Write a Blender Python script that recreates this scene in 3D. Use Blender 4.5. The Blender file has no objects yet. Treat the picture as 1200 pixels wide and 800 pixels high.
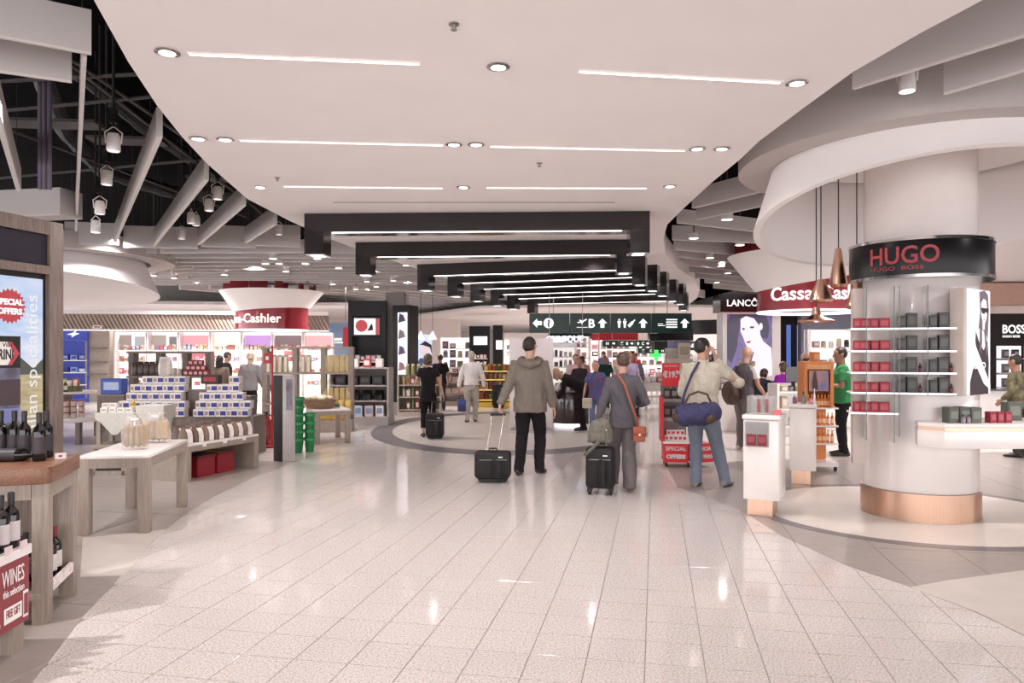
import bpy, bmesh, math, random
from mathutils import Vector, Matrix, noise
random.seed(7)
S = bpy.context.scene
COL = S.collection
# ------------------------------------------------------------------ camera
F, CX, HY, CZ = 860.0, 600.0, 414.0, 1.58
cam = bpy.data.cameras.new('camera'); cam_o = bpy.data.objects.new('camera', cam); COL.objects.link(cam_o)
cam.sensor_width = 36.0; cam.lens = F / 1200 * 36; cam.shift_y = (HY - 400) / 1200
cam.clip_end = 300; cam.clip_start = 0.05
cam_o.location = (0, 0, CZ); cam_o.rotation_euler = (math.pi / 2, 0, 0)
S.camera = cam_o
def at(px, py, Y): return Vector(((px - CX) * Y / F, Y, CZ - (py - HY) * Y / F))
def zp(px, py, z=0.0): return at(px, py, F * (CZ - z) / (py - HY))
# ------------------------------------------------------------------ world, exposure, lights
w = bpy.data.worlds.new('hall_fill'); S.world = w; w.use_nodes = True  # even fill from the open sides, standing in for the hall's lighting
bg = w.node_tree.nodes['Background']; bg.inputs[0].default_value = (1.0, 0.975, 0.985, 1); bg.inputs[1].default_value = 1.85
S.view_settings.view_transform = 'Standard'; S.view_settings.look = 'None'; S.view_settings.gamma = 1
S.view_settings.exposure = 1.2; S.view_settings.use_curve_mapping = False
S.cycles.use_denoising = True; S.cycles.max_bounces = 8; S.cycles.diffuse_bounces = 5; S.cycles.sample_clamp_indirect = 4
S.cycles.caustics_reflective = False; S.cycles.caustics_refractive = False
def spot(p, power, size=150, target=None, blend=0.9, r=0.05, col=(1, 0.955, 0.95)):
    l = bpy.data.lights.new('downlight_and_fill', 'SPOT'); l.energy = power; l.spot_size = math.radians(size); l.spot_blend = blend
    l.shadow_soft_size = r; l.color = col
    o = bpy.data.objects.new('downlight_and_fill', l); COL.objects.link(o); o.location = p
    if target is not None: o.rotation_euler = (Vector(target) - Vector(p)).to_track_quat('-Z', 'Y').to_euler()
    return o
CEIL = 3.4
DOWN = [(196, 61), (584, 78), (934, 97), (232, 162), (264, 163), (532, 169), (558, 169), (817, 174), (846, 174), (305, 219), (543, 219), (785, 218)]
for p in DOWN:
    q = zp(p[0], p[1], CEIL); spot((q.x, q.y, CEIL - 0.06), 24)
for q in [(-2, 1.5), (0, 1.5), (2, 1.5), (-2, -2), (0.3, -2), (2, -2), (-1.5, 14), (1.5, 13.8), (0.2, 17), (2.6, 20), (4, 23)]:
    spot((q[0], q[1], CEIL - 0.06), 28)  # more spots lighting the hall, without fixtures
# added spots brightening the open shops left and right, without fixtures
for q in [(-4.2, 6.0), (-4.6, 9), (-7, 8), (-7, 13), (-4.4, 12.4), (-10, 17), (-6, 17), (-3.4, 18), (-9, 21), (-5, 22.5), (-13, 20), (-2.5, 24), (-8, 15), (-4, 15), (-11, 22.6), (-3, 21), (-7, 23), (-9, 23.6), (-4.6, 23.4), (-1, 29), (4, 29), (8, 29),
          (-11, 13), (-13, 25), (-8, 26), (0, 34), (4, 36), (8, 36), (12, 33), (0, 42), (6, 44), (11, 20), (12, 26), (5.2, 11), (8, 9), (8, 13), (4.6, 16), (8, 18), (6.5, 22), (10, 23), (6, 5), (-4.2, 3.2)]:
    low = q[1] > 27.5 or (q[0] < -5.6 and q[1] > 24) or (q[0] > 6.3 and q[1] > 8)   # under the lower slabs
    spot((q[0], q[1], 3.12 if low else 3.62), 205, 150)
# ------------------------------------------------------------------ materials
def lin(c):
    if isinstance(c, str):
        c = c.lstrip('#'); c = [int(c[i:i + 2], 16) / 255 for i in (0, 2, 4)]
    return tuple(((x / 12.92) if x <= 0.04045 else ((x + 0.055) / 1.055) ** 2.4) for x in c) + (1.0,)
MC = {}
def mat(name, col='#888888', rough=0.5, metal=0.0, var=0.06, scale=12.0, bump=0.0, kind='noise', emit=0.0, col2=None, stretch=(1, 1, 1), spec=0.5, coat=0.0, alpha=1.0, trans=0.0):
    if name in MC: return MC[name]
    m = bpy.data.materials.new(name); m.use_nodes = True; nt = m.node_tree; b = nt.nodes['Principled BSDF']; N = nt.nodes.new; L = nt.links.new
    tc = N('ShaderNodeTexCoord'); mp = N('ShaderNodeMapping'); mp.inputs['Scale'].default_value = stretch; L(tc.outputs['Object'], mp.inputs[0])
    c1 = lin(col); c2 = lin(col2) if col2 else tuple(max(0, x * (1 - var * 2)) for x in c1[:3]) + (1,)
    ramp = N('ShaderNodeValToRGB'); ramp.color_ramp.elements[0].color = c2; ramp.color_ramp.elements[1].color = c1
    if kind == 'wood':
        t = N('ShaderNodeTexNoise'); t.inputs['Scale'].default_value = scale; t.inputs['Detail'].default_value = 6; t.inputs['Distortion'].default_value = 0.6
        ramp.color_ramp.elements[0].position = 0.35; ramp.color_ramp.elements[1].position = 0.65; out = t.outputs['Fac']
    elif kind == 'granite':
        t = N('ShaderNodeTexNoise'); t.inputs['Scale'].default_value = scale; t.inputs['Detail'].default_value = 8; t.inputs['Roughness'].default_value = 0.75
        ramp.color_ramp.elements[0].position = 0.36; ramp.color_ramp.elements[1].position = 0.56; out = t.outputs['Fac']
    elif kind == 'check':
        t = N('ShaderNodeTexChecker'); t.inputs['Scale'].default_value = scale; out = t.outputs['Fac']
        ramp.color_ramp.interpolation = 'CONSTANT'; ramp.color_ramp.elements[1].position = 0.5
    else:
        t = N('ShaderNodeTexNoise'); t.inputs['Scale'].default_value = scale; t.inputs['Detail'].default_value = 4
        ramp.color_ramp.elements[0].position = 0.3; ramp.color_ramp.elements[1].position = 0.7; out = t.outputs['Fac']
    L(mp.outputs[0] if kind != 'granite' else N('ShaderNodeNewGeometry').outputs['Position'], t.inputs['Vector']); L(out, ramp.inputs[0]); L(ramp.outputs[0], b.inputs['Base Color'])
    b.inputs['Roughness'].default_value = rough; b.inputs['Metallic'].default_value = metal; b.inputs['Specular IOR Level'].default_value = spec
    b.inputs['Coat Weight'].default_value = coat; b.inputs['Coat Roughness'].default_value = 0.05
    b.inputs['Alpha'].default_value = alpha; b.inputs['Transmission Weight'].default_value = trans
    if bump:
        bp = N('ShaderNodeBump'); bp.inputs['Strength'].default_value = bump; bp.inputs['Distance'].default_value = 0.01
        L(out, bp.inputs['Height']); L(bp.outputs[0], b.inputs['Normal'])
    if emit:
        L(ramp.outputs[0], b.inputs['Emission Color'])
        if emit >= .3:
            for l_ in list(b.inputs['Base Color'].links): nt.links.remove(l_)
            b.inputs['Base Color'].default_value = (.05, .05, .05, 1)
        b.inputs['Emission Strength'].default_value = emit * .56
    MC[name] = m; return m
def em(name, col='#ffffff', s=1.0): return mat(name, col, 0.4, var=0.02, emit=s, scale=3)
white = mat('white_lacquer', '#ece4e1', 0.25, var=0.02, coat=0.3)
plaster = mat('ceiling_plaster', '#f5efee', 0.8, var=0.015, scale=2)
granite = mat('speckled_granite', '#dad1cd', 0.09, var=0.1, scale=85, kind='granite', col2='#988c87', spec=0.6)
joint = mat('tile_grout', '#8d827d', 0.6, scale=30)
stone = mat('grey_stone', '#9b908a', 0.3, var=0.06, scale=5, stretch=(1, 3, 1))
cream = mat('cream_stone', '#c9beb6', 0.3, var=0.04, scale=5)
ringdark = mat('dark_stone', '#6f686a', 0.3, var=0.1, scale=40)
mosaic = mat('mosaic_stone', '#c9bfb8', 0.35, var=0.05, scale=30)
baffle_m = mat('grey_baffle', '#c8c1bf', 0.55, var=0.02, scale=3)
baffle_e = mat('pale_baffle_edge', '#ddd6d2', 0.4, var=0.02)
void_m = mat('black_void', '#0b0808', 0.95, var=0.3, scale=2, spec=0.05)
duct_m = mat('dark_duct', '#231d1e', 0.6, var=0.2, scale=10)
tray_m = mat('grey_pipe', '#4a4243', 0.5, var=0.1)
blackg = mat('black_gloss', '#241e20', 0.16, var=0.1, coat=0.15)
blackm = mat('black_matt', '#1f1b1c', 0.6, var=0.2)
chrome = mat('chrome', '#cfcaca', 0.12, 1.0, var=0.03)
steel = mat('brushed_steel', '#a9a3a1', 0.3, 1.0, var=0.06, stretch=(1, 1, 30))
copper = mat('brushed_copper', '#d8b39c', 0.3, 1.0, var=0.05, scale=14, stretch=(6, 6, .2))
copperp = mat('polished_copper', '#ecc0aa', 0.27, 1.0, var=0.05)
woodg = mat('grey_oak', '#9f9186', 0.45, var=0.1, scale=9, kind='wood', stretch=(9, 9, 0.7), col2='#8e8075', bump=0.08)
woodd = mat('grey_brown_oak', '#80716a', 0.45, var=0.1, scale=9, kind='wood', stretch=(9, 9, 0.5), col2='#64564f', bump=0.08)
woodb = mat('brown_oak', '#8c624b', 0.35, var=0.1, scale=7, kind='wood', stretch=(14, 1.2, 14), col2='#6f4935', bump=0.06)
red = mat('signal_red', '#b8202c', 0.35, var=0.04)
redg = mat('red_gloss', '#9d2331', 0.2, var=0.05, coat=0.4)
glass = mat('clear_glass', '#e8f2f0', 0.03, var=0.01, trans=1.0, alpha=0.35)
ledw = em('led_white', '#fff6f2', 4.0)
ledsoft = em('led_shelf', '#fff8fb', 1.5)
lens_m = em('downlight_lens', '#fff3ea', 7.0)
skin = mat('skin', '#c79a84', 0.5, var=0.06, scale=20)
skin2 = mat('skin_tanned', '#a87a62', 0.5, var=0.06, scale=20)
hair_d = mat('dark_hair', '#2d2421', 0.5, var=0.3, scale=40, bump=0.3)
hair_b = mat('brown_hair', '#5a473c', 0.5, var=0.25, scale=40, bump=0.3)
hair_g = mat('grey_hair', '#c9c3bf', 0.55, var=0.15, scale=40, bump=0.3)
hair_bl = mat('blond_hair', '#b59a74', 0.5, var=0.2, scale=40, bump=0.3)
whitetxt = mat('white_print', '#f4f0ee', 0.5, var=0.01)
signtxt = em('lit_letter', '#ffffff', 1.0)
tagpaper = mat('tag_paper', '#ece6e4', 0.5, var=0.02)
def cm(hexcol, rough=0.5, **k):
    return mat('paint_' + hexcol.strip('#') + ('' if rough == 0.5 else '_r%d' % (rough * 100)), hexcol, rough, **k)
def cloth(hexcol): return mat('fabric_' + hexcol.strip('#'), hexcol, 0.85, var=0.1, scale=60, bump=0.25, spec=0.2)
# ------------------------------------------------------------------ mesh builder
class MB:
    def __init__(s): s.v = []; s.f = []
    def add(s, vs, fs):
        n = len(s.v); s.v += [tuple(v) for v in vs]; s.f += [tuple(i + n for i in f) for f in fs]; return s
    def box(s, c, d, rz=0.0, M=None):
        x, y, z = d[0] / 2, d[1] / 2, d[2] / 2; co, si = math.cos(rz), math.sin(rz); vs = []
        for k in (-z, z):
            for a, b in ((-x, -y), (x, -y), (x, y), (-x, y)):
                v = Vector((c[0] + a * co - b * si, c[1] + a * si + b * co, c[2] + k)); vs.append(M @ v if M else v)
        return s.add(vs, [(3, 2, 1, 0), (4, 5, 6, 7), (0, 1, 5, 4), (1, 2, 6, 5), (2, 3, 7, 6), (3, 0, 4, 7)])
    def prism(s, poly, z0, z1):
        a = sum(poly[i][0] * poly[(i + 1) % len(poly)][1] - poly[(i + 1) % len(poly)][0] * poly[i][1] for i in range(len(poly)))
        if a < 0: poly = poly[::-1]
        n = len(poly)
        return s.add([(p[0], p[1], z0) for p in poly] + [(p[0], p[1], z1) for p in poly],
                     [tuple(range(n - 1, -1, -1)), tuple(range(n, 2 * n))] + [(i, (i + 1) % n, n + (i + 1) % n, n + i) for i in range(n)])
    def rings(s, R, cap=True, closed=False):
        n = len(R[0]); base = len(s.v)
        for r in R: s.v += [tuple(p) for p in r]
        m = len(R)
        for k in range(m if closed else m - 1):
            a = base + k * n; b = base + ((k + 1) % m) * n
            for i in range(n): s.f.append((a + i, a + (i + 1) % n, b + (i + 1) % n, b + i))
        if cap and not closed:
            s.f.append(tuple(base + i for i in range(n - 1, -1, -1))); s.f.append(tuple(base + (m - 1) * n + i for i in range(n)))
        return s
    def lathe(s, prof, c=(0, 0, 0), n=24, cap=True, closed=False):
        return s.rings([[(c[0] + r * math.cos(2 * math.pi * i / n), c[1] + r * math.sin(2 * math.pi * i / n), c[2] + z) for i in range(n)] for r, z in prof], cap, closed)
    def loft(s, path, side=(1, 0, 0), n=12, cap=True):
        P = [Vector(p[0]) for p in path]; R = []
        for k, p in enumerate(path):
            t = (P[min(k + 1, len(P) - 1)] - P[max(k - 1, 0)]).normalized()
            sd = Vector(side); sd = sd - t * sd.dot(t)
            if sd.length < 1e-3: sd = Vector((0, 1, 0)) - t * t.y
            sd.normalize(); fw = t.cross(sd)
            R.append([P[k] + sd * (p[1] * math.cos(2 * math.pi * i / n)) + fw * (p[2] * math.sin(2 * math.pi * i / n)) for i in range(n)])
        return s.rings(R, cap)
    def tube(s, pts, r, n=8, closed=False):
        if closed: pts = list(pts) + [pts[0]]
        return s.loft([(p, r, r) for p in pts], (0.31, 0.21, 0.93), n)
    def cyl(s, p0, p1, r0, r1=None, n=16):
        r1 = r0 if r1 is None else r1; return s.loft([(p0, r0, r0), (p1, r1, r1)], (0.31, 0.93, 0.21), n)
    def ball(s, c, r, n=14, m=9):
        r = (r, r, r) if not isinstance(r, (tuple, list)) else r
        return s.rings([[(c[0] + r[0] * math.sin(t) * math.cos(2 * math.pi * i / n), c[1] + r[1] * math.sin(t) * math.sin(2 * math.pi * i / n), c[2] - r[2] * math.cos(t)) for i in range(n)]
                        for t in [math.pi * (0.02 + 0.96 * k / m) for k in range(m + 1)]])
    def mesh(s, name, bevel=0.0, seg=2, smooth=False):
        me = bpy.data.meshes.new(name); me.from_pydata(s.v, [], s.f); me.update()
        if bevel:
            bm = bmesh.new(); bm.from_mesh(me)
            bmesh.ops.bevel(bm, geom=bm.edges[:], offset=bevel, segments=seg, affect='EDGES', profile=0.5, clamp_overlap=True)
            bm.to_mesh(me); bm.free(); smooth = True
        if smooth:
            for p in me.polygons: p.use_smooth = True
            me.set_sharp_from_angle(angle=math.radians(40))
        return me
    def build(s, name, m, parent=None, bevel=0.0, seg=2, smooth=False, kind=None, label=None, loc=None, rz=0.0):
        me = s.mesh(name, bevel, seg, smooth); me.materials.append(m); return link(name, me, parent, kind, label, loc, rz)
def link(name, me, parent=None, kind=None, label=None, loc=None, rz=0.0):
    o = bpy.data.objects.new(name, me); COL.objects.link(o)
    if parent: o.parent = parent
    if kind: o['kind'] = kind
    if label: o['label'] = label
    if loc is not None: o.location = loc; o.rotation_euler = (0, 0, rz)
    return o
NUMW = 'zero one two three four five six seven eight nine ten eleven twelve'.split()
import re
def words(s): return re.sub(r'\b(\d+)\b', lambda m: NUMW[int(m.group(1))] if int(m.group(1)) < 13 else m.group(1), s)
def tag(o, label, cat, group=None):
    label = words(label)
    o['label'] = label; o['category'] = cat
    if group: o['group'] = group
    return o
def root(name, label, cat, loc=(0, 0, 0), rz=0.0, group=None):
    o = bpy.data.objects.new(name, None); COL.objects.link(o); o.empty_display_size = 0.1
    o.location = loc; o.rotation_euler = (0, 0, rz); return tag(o, label, cat, group)
def kids(o): return [c for c in COL.objects if c.parent == o]
def dup(o, loc, rz=None, label=None, group=None):
    r = o.copy(); COL.objects.link(r); r.location = loc
    if rz is not None: r.rotation_euler = (0, 0, rz)
    if label: r['label'] = words(label)
    if group: r['group'] = group
    for ch in list(o.children):
        c = ch.copy(); COL.objects.link(c); c.parent = r
        for g in list(ch.children):
            d = g.copy(); COL.objects.link(d); d.parent = c
    return r
def B(c, d, rz=0.0): return MB().box(c, d, rz)
def bx(name, m, parent, c, d, bevel=0.0, rz=0.0, **k): return B(c, d, rz).build(name, m, parent, bevel, **k)
def text(s, size, m, parent, o=(0, 0, 0), right=(1, 0, 0), up=(0, 0, 1), name='lettering', ext=0.002, align='LEFT', bold=0.0, bend=None, sx=1.0, kind=None):
    cu = bpy.data.curves.new(name, 'FONT'); cu.body = s; cu.size = size; cu.extrude = ext; cu.align_x = align; cu.offset = bold; cu.resolution_u = 3
    ob = bpy.data.objects.new(name, cu); COL.objects.link(ob)
    me = bpy.data.meshes.new_from_object(ob.evaluated_get(bpy.context.evaluated_depsgraph_get()))
    bpy.data.objects.remove(ob)
    right = Vector(right).normalized(); up = Vector(up).normalized(); nrm = right.cross(up); o = Vector(o)
    for v in me.vertices:
        x, y, z = v.co; x *= sx
        if bend:   # bend = (radius, start_angle): around the local vertical axis through o
            r, a0 = bend; a = a0 + x / r; v.co = o + Vector(((r + z) * math.cos(a), (r + z) * math.sin(a), y))
        else: v.co = o + right * x + up * y + nrm * z
    me.materials.clear(); me.materials.append(m); me.name = name
    return link(name, me, parent, kind)
def poly(pts, m, parent, o, right, up, name, off=0.0, th=0.0015):
    """a thin flat shape of print lying in the plane (o; right, up), pts in metres"""
    right = Vector(right).normalized(); up = Vector(up).normalized(); n = right.cross(up); o = Vector(o)
    a = sum(pts[i][0] * pts[(i + 1) % len(pts)][1] - pts[(i + 1) % len(pts)][0] * pts[i][1] for i in range(len(pts)))
    if a < 0: pts = pts[::-1]
    k = len(pts); V = [o + right * p[0] + up * p[1] + n * (off + h) for h in (0, th) for p in pts]
    return MB().add(V, [tuple(range(k - 1, -1, -1)), tuple(range(k, 2 * k))] + [(i, (i + 1) % k, k + (i + 1) % k, k + i) for i in range(k)]).build(name, m, parent)
def star(cx, cy, r0, r1, n): return [(cx + (r0 if i % 2 else r1) * math.cos(math.pi * i / n), cy + (r0 if i % 2 else r1) * math.sin(math.pi * i / n)) for i in range(2 * n)]
def circ(cx, cy, rx, ry, n=20): return [(cx + rx * math.cos(2 * math.pi * i / n), cy + ry * math.sin(2 * math.pi * i / n)) for i in range(n)]
ORD = ['first', 'second', 'third', 'fourth', 'fifth', 'sixth', 'seventh', 'eighth', 'ninth', 'tenth', 'eleventh', 'twelfth', 'thirteenth', 'fourteenth', 'fifteenth', 'sixteenth',
       'seventeenth', 'eighteenth', 'nineteenth', 'twentieth'] + ['twenty-' + q for q in ('first', 'second', 'third', 'fourth', 'fifth', 'sixth', 'seventh', 'eighth', 'ninth')] + ['thirtieth']
# ------------------------------------------------------------------ the floor
def brick_mat(name, col, mortar, rough, sx, sy, msize=0.01, rot=0.0):
    m = bpy.data.materials.new(name); m.use_nodes = True; nt = m.node_tree; b = nt.nodes['Principled BSDF']; N = nt.nodes.new; L = nt.links.new
    tc = N('ShaderNodeTexCoord'); mp = N('ShaderNodeMapping'); mp.inputs['Rotation'].default_value = (0, 0, rot); L(tc.outputs['Object'], mp.inputs[0])
    t = N('ShaderNodeTexBrick'); t.offset = 0.0; t.inputs['Scale'].default_value = 1.0; t.inputs['Brick Width'].default_value = sx; t.inputs['Row Height'].default_value = sy
    t.inputs['Mortar Size'].default_value = msize; t.inputs['Color1'].default_value = lin(col); t.inputs['Color2'].default_value = tuple(x * 0.93 for x in lin(col)[:3]) + (1,)
    t.inputs['Mortar'].default_value = lin(mortar); L(mp.outputs[0], t.inputs['Vector']); L(t.outputs['Color'], b.inputs['Base Color']); b.inputs['Roughness'].default_value = rough
    return m
far_floor = brick_mat('pale_far_paving', '#cfc5bf', '#b3a8a2', 0.2, 0.6, 0.6, 0.006, 0.19)
mosaic_m = brick_mat('mosaic_paving', '#c6bcb5', '#a0968f', 0.3, 0.1, 0.1, 0.006, 0.4)
floor = MB().prism([(-22, -6), (22, -6), (22, 60), (-22, 60)], -0.2, -0.006).build('floor', far_floor, kind='structure')
TH = math.atan2(768 - CX, F); U = Vector((math.sin(TH), math.cos(TH))); V2 = Vector((math.cos(TH), -math.sin(TH)))
def half(poly, n, d):   # keep n.p <= d
    out = []
    for i in range(len(poly)):
        a, b = poly[i], poly[(i + 1) % len(poly)]; da, db = n.dot(a) - d, n.dot(b) - d
        if da <= 0: out.append(a)
        if da * db < 0: out.append(a + (b - a) * (da / (da - db)))
    return out
def cells(region, o, u, v, su, sv, gap):
    P = [Vector(p[:2]) for p in region]; res = []
    us = [(p - o).dot(u) / su for p in P]; vs = [(p - o).dot(v) / sv for p in P]
    for i in range(math.floor(min(us)), math.ceil(max(us))):
        for j in range(math.floor(min(vs)), math.ceil(max(vs))):
            q = P
            for n, d in ((u, o.dot(u) + (i + 1) * su - gap / 2), (-u, -(o.dot(u) + i * su + gap / 2)), (v, o.dot(v) + (j + 1) * sv - gap / 2), (-v, -(o.dot(v) + j * sv + gap / 2))):
                q = half(q, n, d)
                if len(q) < 3: break
            if len(q) < 3: continue
            ar = abs(sum(q[k].x * q[(k + 1) % len(q)].y - q[(k + 1) % len(q)].x * q[k].y for k in range(len(q)))) / 2
            if ar < 0.002: continue
            res.append((i, j, q, ar, (o + u * ((i + .5) * su) + v * ((j + .5) * sv))))
    return res
def G(*pts): return [zp(x, y).xy for x, y in pts]
LB = [Vector((-1.75, 2.2))] + G((37, 800), (78, 748), (97, 722), (130, 688), (162, 650), (195, 620), (221, 600), (250, 582), (300, 558), (345, 541))
RB = [Vector((2.6, 2.2))] + G((1300, 800), (1200, 745), (1143, 717), (1065, 687), (996, 664), (915, 627), (867, 597), (795, 571))
granite_region = LB + [Vector((-3.9, 13)), Vector((-3.9, 19)), Vector((3.6, 19)), Vector((2.3, 12.5)), Vector((2.0, 10.5))] + RB[::-1]
left_grey = LB + [Vector((-9.5, 11.5)), Vector((-9.5, 2.2))]
right_grey = RB + [Vector((2.2, 10.5)), Vector((11, 12.5)), Vector((11, 2.2))]
def tile_mesh(q, z0, z1, ch, name, m, c=Vector((0, 0))):
    a = sum(q[k].x * q[(k + 1) % len(q)].y - q[(k + 1) % len(q)].x * q[k].y for k in range(len(q)))
    if a < 0: q = q[::-1]
    ce = sum(q, Vector((0, 0))) / len(q); n = len(q); b = MB()
    def ins(p):
        d = ce - p; return p + d * min(0.3, ch * 1.4 / max(d.length, 1e-6))
    L0 = [(p.x - c.x, p.y - c.y, z0) for p in q]; L1 = [(p.x - c.x, p.y - c.y, z1 - ch * .5) for p in q]; L2 = [(ins(p).x - c.x, ins(p).y - c.y, z1) for p in q]
    b.add(L0 + L1 + L2, [(2 * n + i) for i in ()] or [tuple(range(2 * n, 3 * n))] + [(k * n + i, k * n + (i + 1) % n, (k + 1) * n + (i + 1) % n, (k + 1) * n + i) for k in (0, 1) for i in range(n)])
    me = b.mesh(name); me.materials.append(m); return me
MB().prism([tuple(p) for p in granite_region], -0.0055, -0.0035).build('grout_bed', joint, floor)
MB().prism([tuple(p) for p in left_grey], -0.0055, -0.0035).build('grout_bed', joint, floor)
MB().prism([tuple(p) for p in right_grey], -0.0055, -0.0035).build('grout_bed', joint, floor)
TS = 0.297
o0 = zp(755, 800).xy; o0 = o0 + U * ((zp(756.7, 776.7).xy - o0).dot(U))
ct = [c for c in cells(granite_region, o0, U, V2, TS, TS, 0.005) if c[4].y > 3.1]
full = TS - 0.005; shared = None
ct.sort(key=lambda c: c[4].y + 0.15 * abs(c[4].x))
rest = MB()
for k, (i, j, q, ar, ce) in enumerate(ct):
    if k < 300:
        if abs(ar - full * full) < 1e-5:
            if shared is None: shared = tile_mesh([a - ce for a in q], -0.0035, 0.0, 0.002, 'granite_tile', granite)
            o = link('granite_tile', shared, floor); o.location = (ce.x, ce.y, 0)
        else: link('granite_tile', tile_mesh(q, -0.0035, 0.0, 0.002, 'granite_tile', granite), floor)
    else: rest.prism([tuple(p) for p in q], -0.0035, -0.0003)
rest.build('granite_paving', granite, floor, kind='stuff')
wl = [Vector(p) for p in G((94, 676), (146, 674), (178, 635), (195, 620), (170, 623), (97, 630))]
for reg, nm, m in ((left_grey, 'stone_slab', stone), (right_grey, 'stone_slab', stone)):
    for (i, j, q, ar, ce) in cells(reg, o0 + U * 0.21, U, V2, 1.2, 0.6, 0.004):
        if ce.y > 2.9: link(nm, tile_mesh(q, -0.0035, 0.0, 0.002, nm, m), floor)
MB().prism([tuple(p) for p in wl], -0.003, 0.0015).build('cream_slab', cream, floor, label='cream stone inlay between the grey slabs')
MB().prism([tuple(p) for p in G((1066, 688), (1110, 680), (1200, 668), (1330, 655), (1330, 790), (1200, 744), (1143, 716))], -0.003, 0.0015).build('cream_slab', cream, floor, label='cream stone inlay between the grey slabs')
def annulus(cx, cy, a, b, wa, wb, z0, z1, n=72):
    return MB().rings([[(cx + (a - k * wa) * math.cos(2 * math.pi * i / n), cy + (b - k * wb) * math.sin(2 * math.pi * i / n), z) for i in range(n)] for k, z in ((0, z0), (0, z1), (1, z1), (1, z0))], cap=False, closed=True)
annulus(-.05, 15.65, 2.85, 4.25, .42, .55, -0.003, 0.002).build('stone_ring', ringdark, floor, label='dark grey stone ring around the pale mosaic circle')
MB().prism(circ(-.05, 15.65, 2.44, 3.71, 64), -0.003, 0.0015).build('mosaic_circle', mosaic_m, floor)
HC = Vector((4.02, 7.36))
annulus(HC.x, HC.y, 1.6, 1.5, .13, .13, -0.003, 0.002).build('stone_ring', ringdark, floor, label='narrow dark stone ring around the perfume column')
MB().prism(circ(HC.x, HC.y, 1.48, 1.38, 64), -0.003, 0.0015).build('mosaic_circle', mat('pale_mosaic', '#d5c8bf', 0.35, var=0.04, scale=25), floor)
# ------------------------------------------------------------------ ceilings
LC = [(-2.6, -4), (-2.0, 1.0)] + [tuple(zp(x, y, CEIL).xy) for x, y in ((110, 0), (150, 72), (185, 125), (214, 161), (243, 192), (290, 233), (340, 259), (389, 281), (440, 299), (490, 315), (530, 329))]
RC = [(3.2, -4), (2.75, 1.5)] + [tuple(zp(x, y, CEIL).xy) for x, y in ((1152, 0), (1080, 38), (1000, 84), (945, 124), (890, 165), (868, 186), (835, 213), (800, 245), (782, 263), (777, 280), (780, 298), (794, 314), (812, 326), (820, 338), (817, 349), (807, 357))]
ceiling = MB().prism(LC + [(0.0, 22.6), (2.9, 26)] + RC[::-1], CEIL, CEIL + 0.36).build('ceiling', plaster, kind='structure')
void = MB().prism([(-22, -5.8), (22, -5.8), (22, 60), (-22, 60)], 5.7, 5.8).build('ceiling_void', void_m, kind='structure')
# unseen bulkheads added to keep outside light off the void and baffles
MB().prism([(-22, -5.8), (22, -5.8), (22, -5.6), (-22, -5.6)], 3.45, 5.7).build('trim_4', void_m, kind='structure')
for k, x in enumerate((-21.8, 21.6)): MB().prism([(x, -5.6), (x + .2, -5.6), (x + .2, 58), (x, 58)], 3.45, 5.7).build('trim_%d' % (5 + k), void_m, kind='structure')  # side bulkheads, likewise added to shade the void
for k, (x, y) in enumerate(DOWN):
    q = zp(x, y, CEIL)
    t = root('downlight', 'round recessed downlight in the white ceiling, %s counted from the camera' % ORD[k], 'downlight', (q.x, q.y, CEIL), 0, 'downlights in the white ceiling')
    MB().lathe([(.048, -.001), (.072, -.001), (.074, -.006), (.048, -.009)], n=24, cap=False, closed=True).build('trim_ring', chrome, t, smooth=True)
    MB().lathe([(.0, -.001), (.05, -.001), (.05, -.005), (.0, -.004)], n=24, cap=False).build('lens', lens_m, t)
for k, (a, b) in enumerate((((222, 62.5), (490, 74)), ((680, 83), (914, 96)), ((282, 164), (518, 169.5)), ((575, 171), (802, 176)), ((333, 218), (518, 220)), ((571, 219.5), (757, 220)))):
    A, Bq = zp(*a, CEIL), zp(*b, CEIL); d = Bq - A; L = d.length
    t = root('linear_light', '%s linear light slot in the white ceiling, on the %s' % (['front', 'front', 'second', 'second', 'third', 'third'][k] + ' row', 'left' if k % 2 == 0 else 'right'), 'ceiling light', (A + Bq) / 2, math.atan2(d.y, d.x), 'linear lights in the white ceiling')
    bx('diffuser', ledw, t, (0, 0, -.004), (L, .03, .006)); bx('frame', white, t, (0, .019, -.004), (L + .016, .008, .01)); bx('frame', white, t, (0, -.019, -.004), (L + .016, .008, .01))
A, Bq = zp(390, 236.5, CEIL), zp(720, 237.5, CEIL); bx('air_slot', duct_m, ceiling, (0, 0, 0), ((Bq - A).length, .02, .004)).location = (A + Bq) / 2
for k, (x, y) in enumerate(((532, 28), (632, 191), (325, 208))):
    q = zp(x, y, CEIL); t = root('sprinkler', 'small sprinkler head under the white ceiling, %s from the camera' % ORD[k], 'sprinkler', (q.x, q.y, CEIL), 0, 'sprinklers under the white ceiling')
    MB().lathe([(0, 0), (.03, 0), (.03, -.006), (.012, -.008), (.012, -.03), (.0, -.03)], n=12, cap=False).build('rosette', steel, t)
    MB().lathe([(0, -.03), (.018, -.032), (.018, -.035), (0, -.037)], n=12, cap=False).build('deflector', steel, t)
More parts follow.
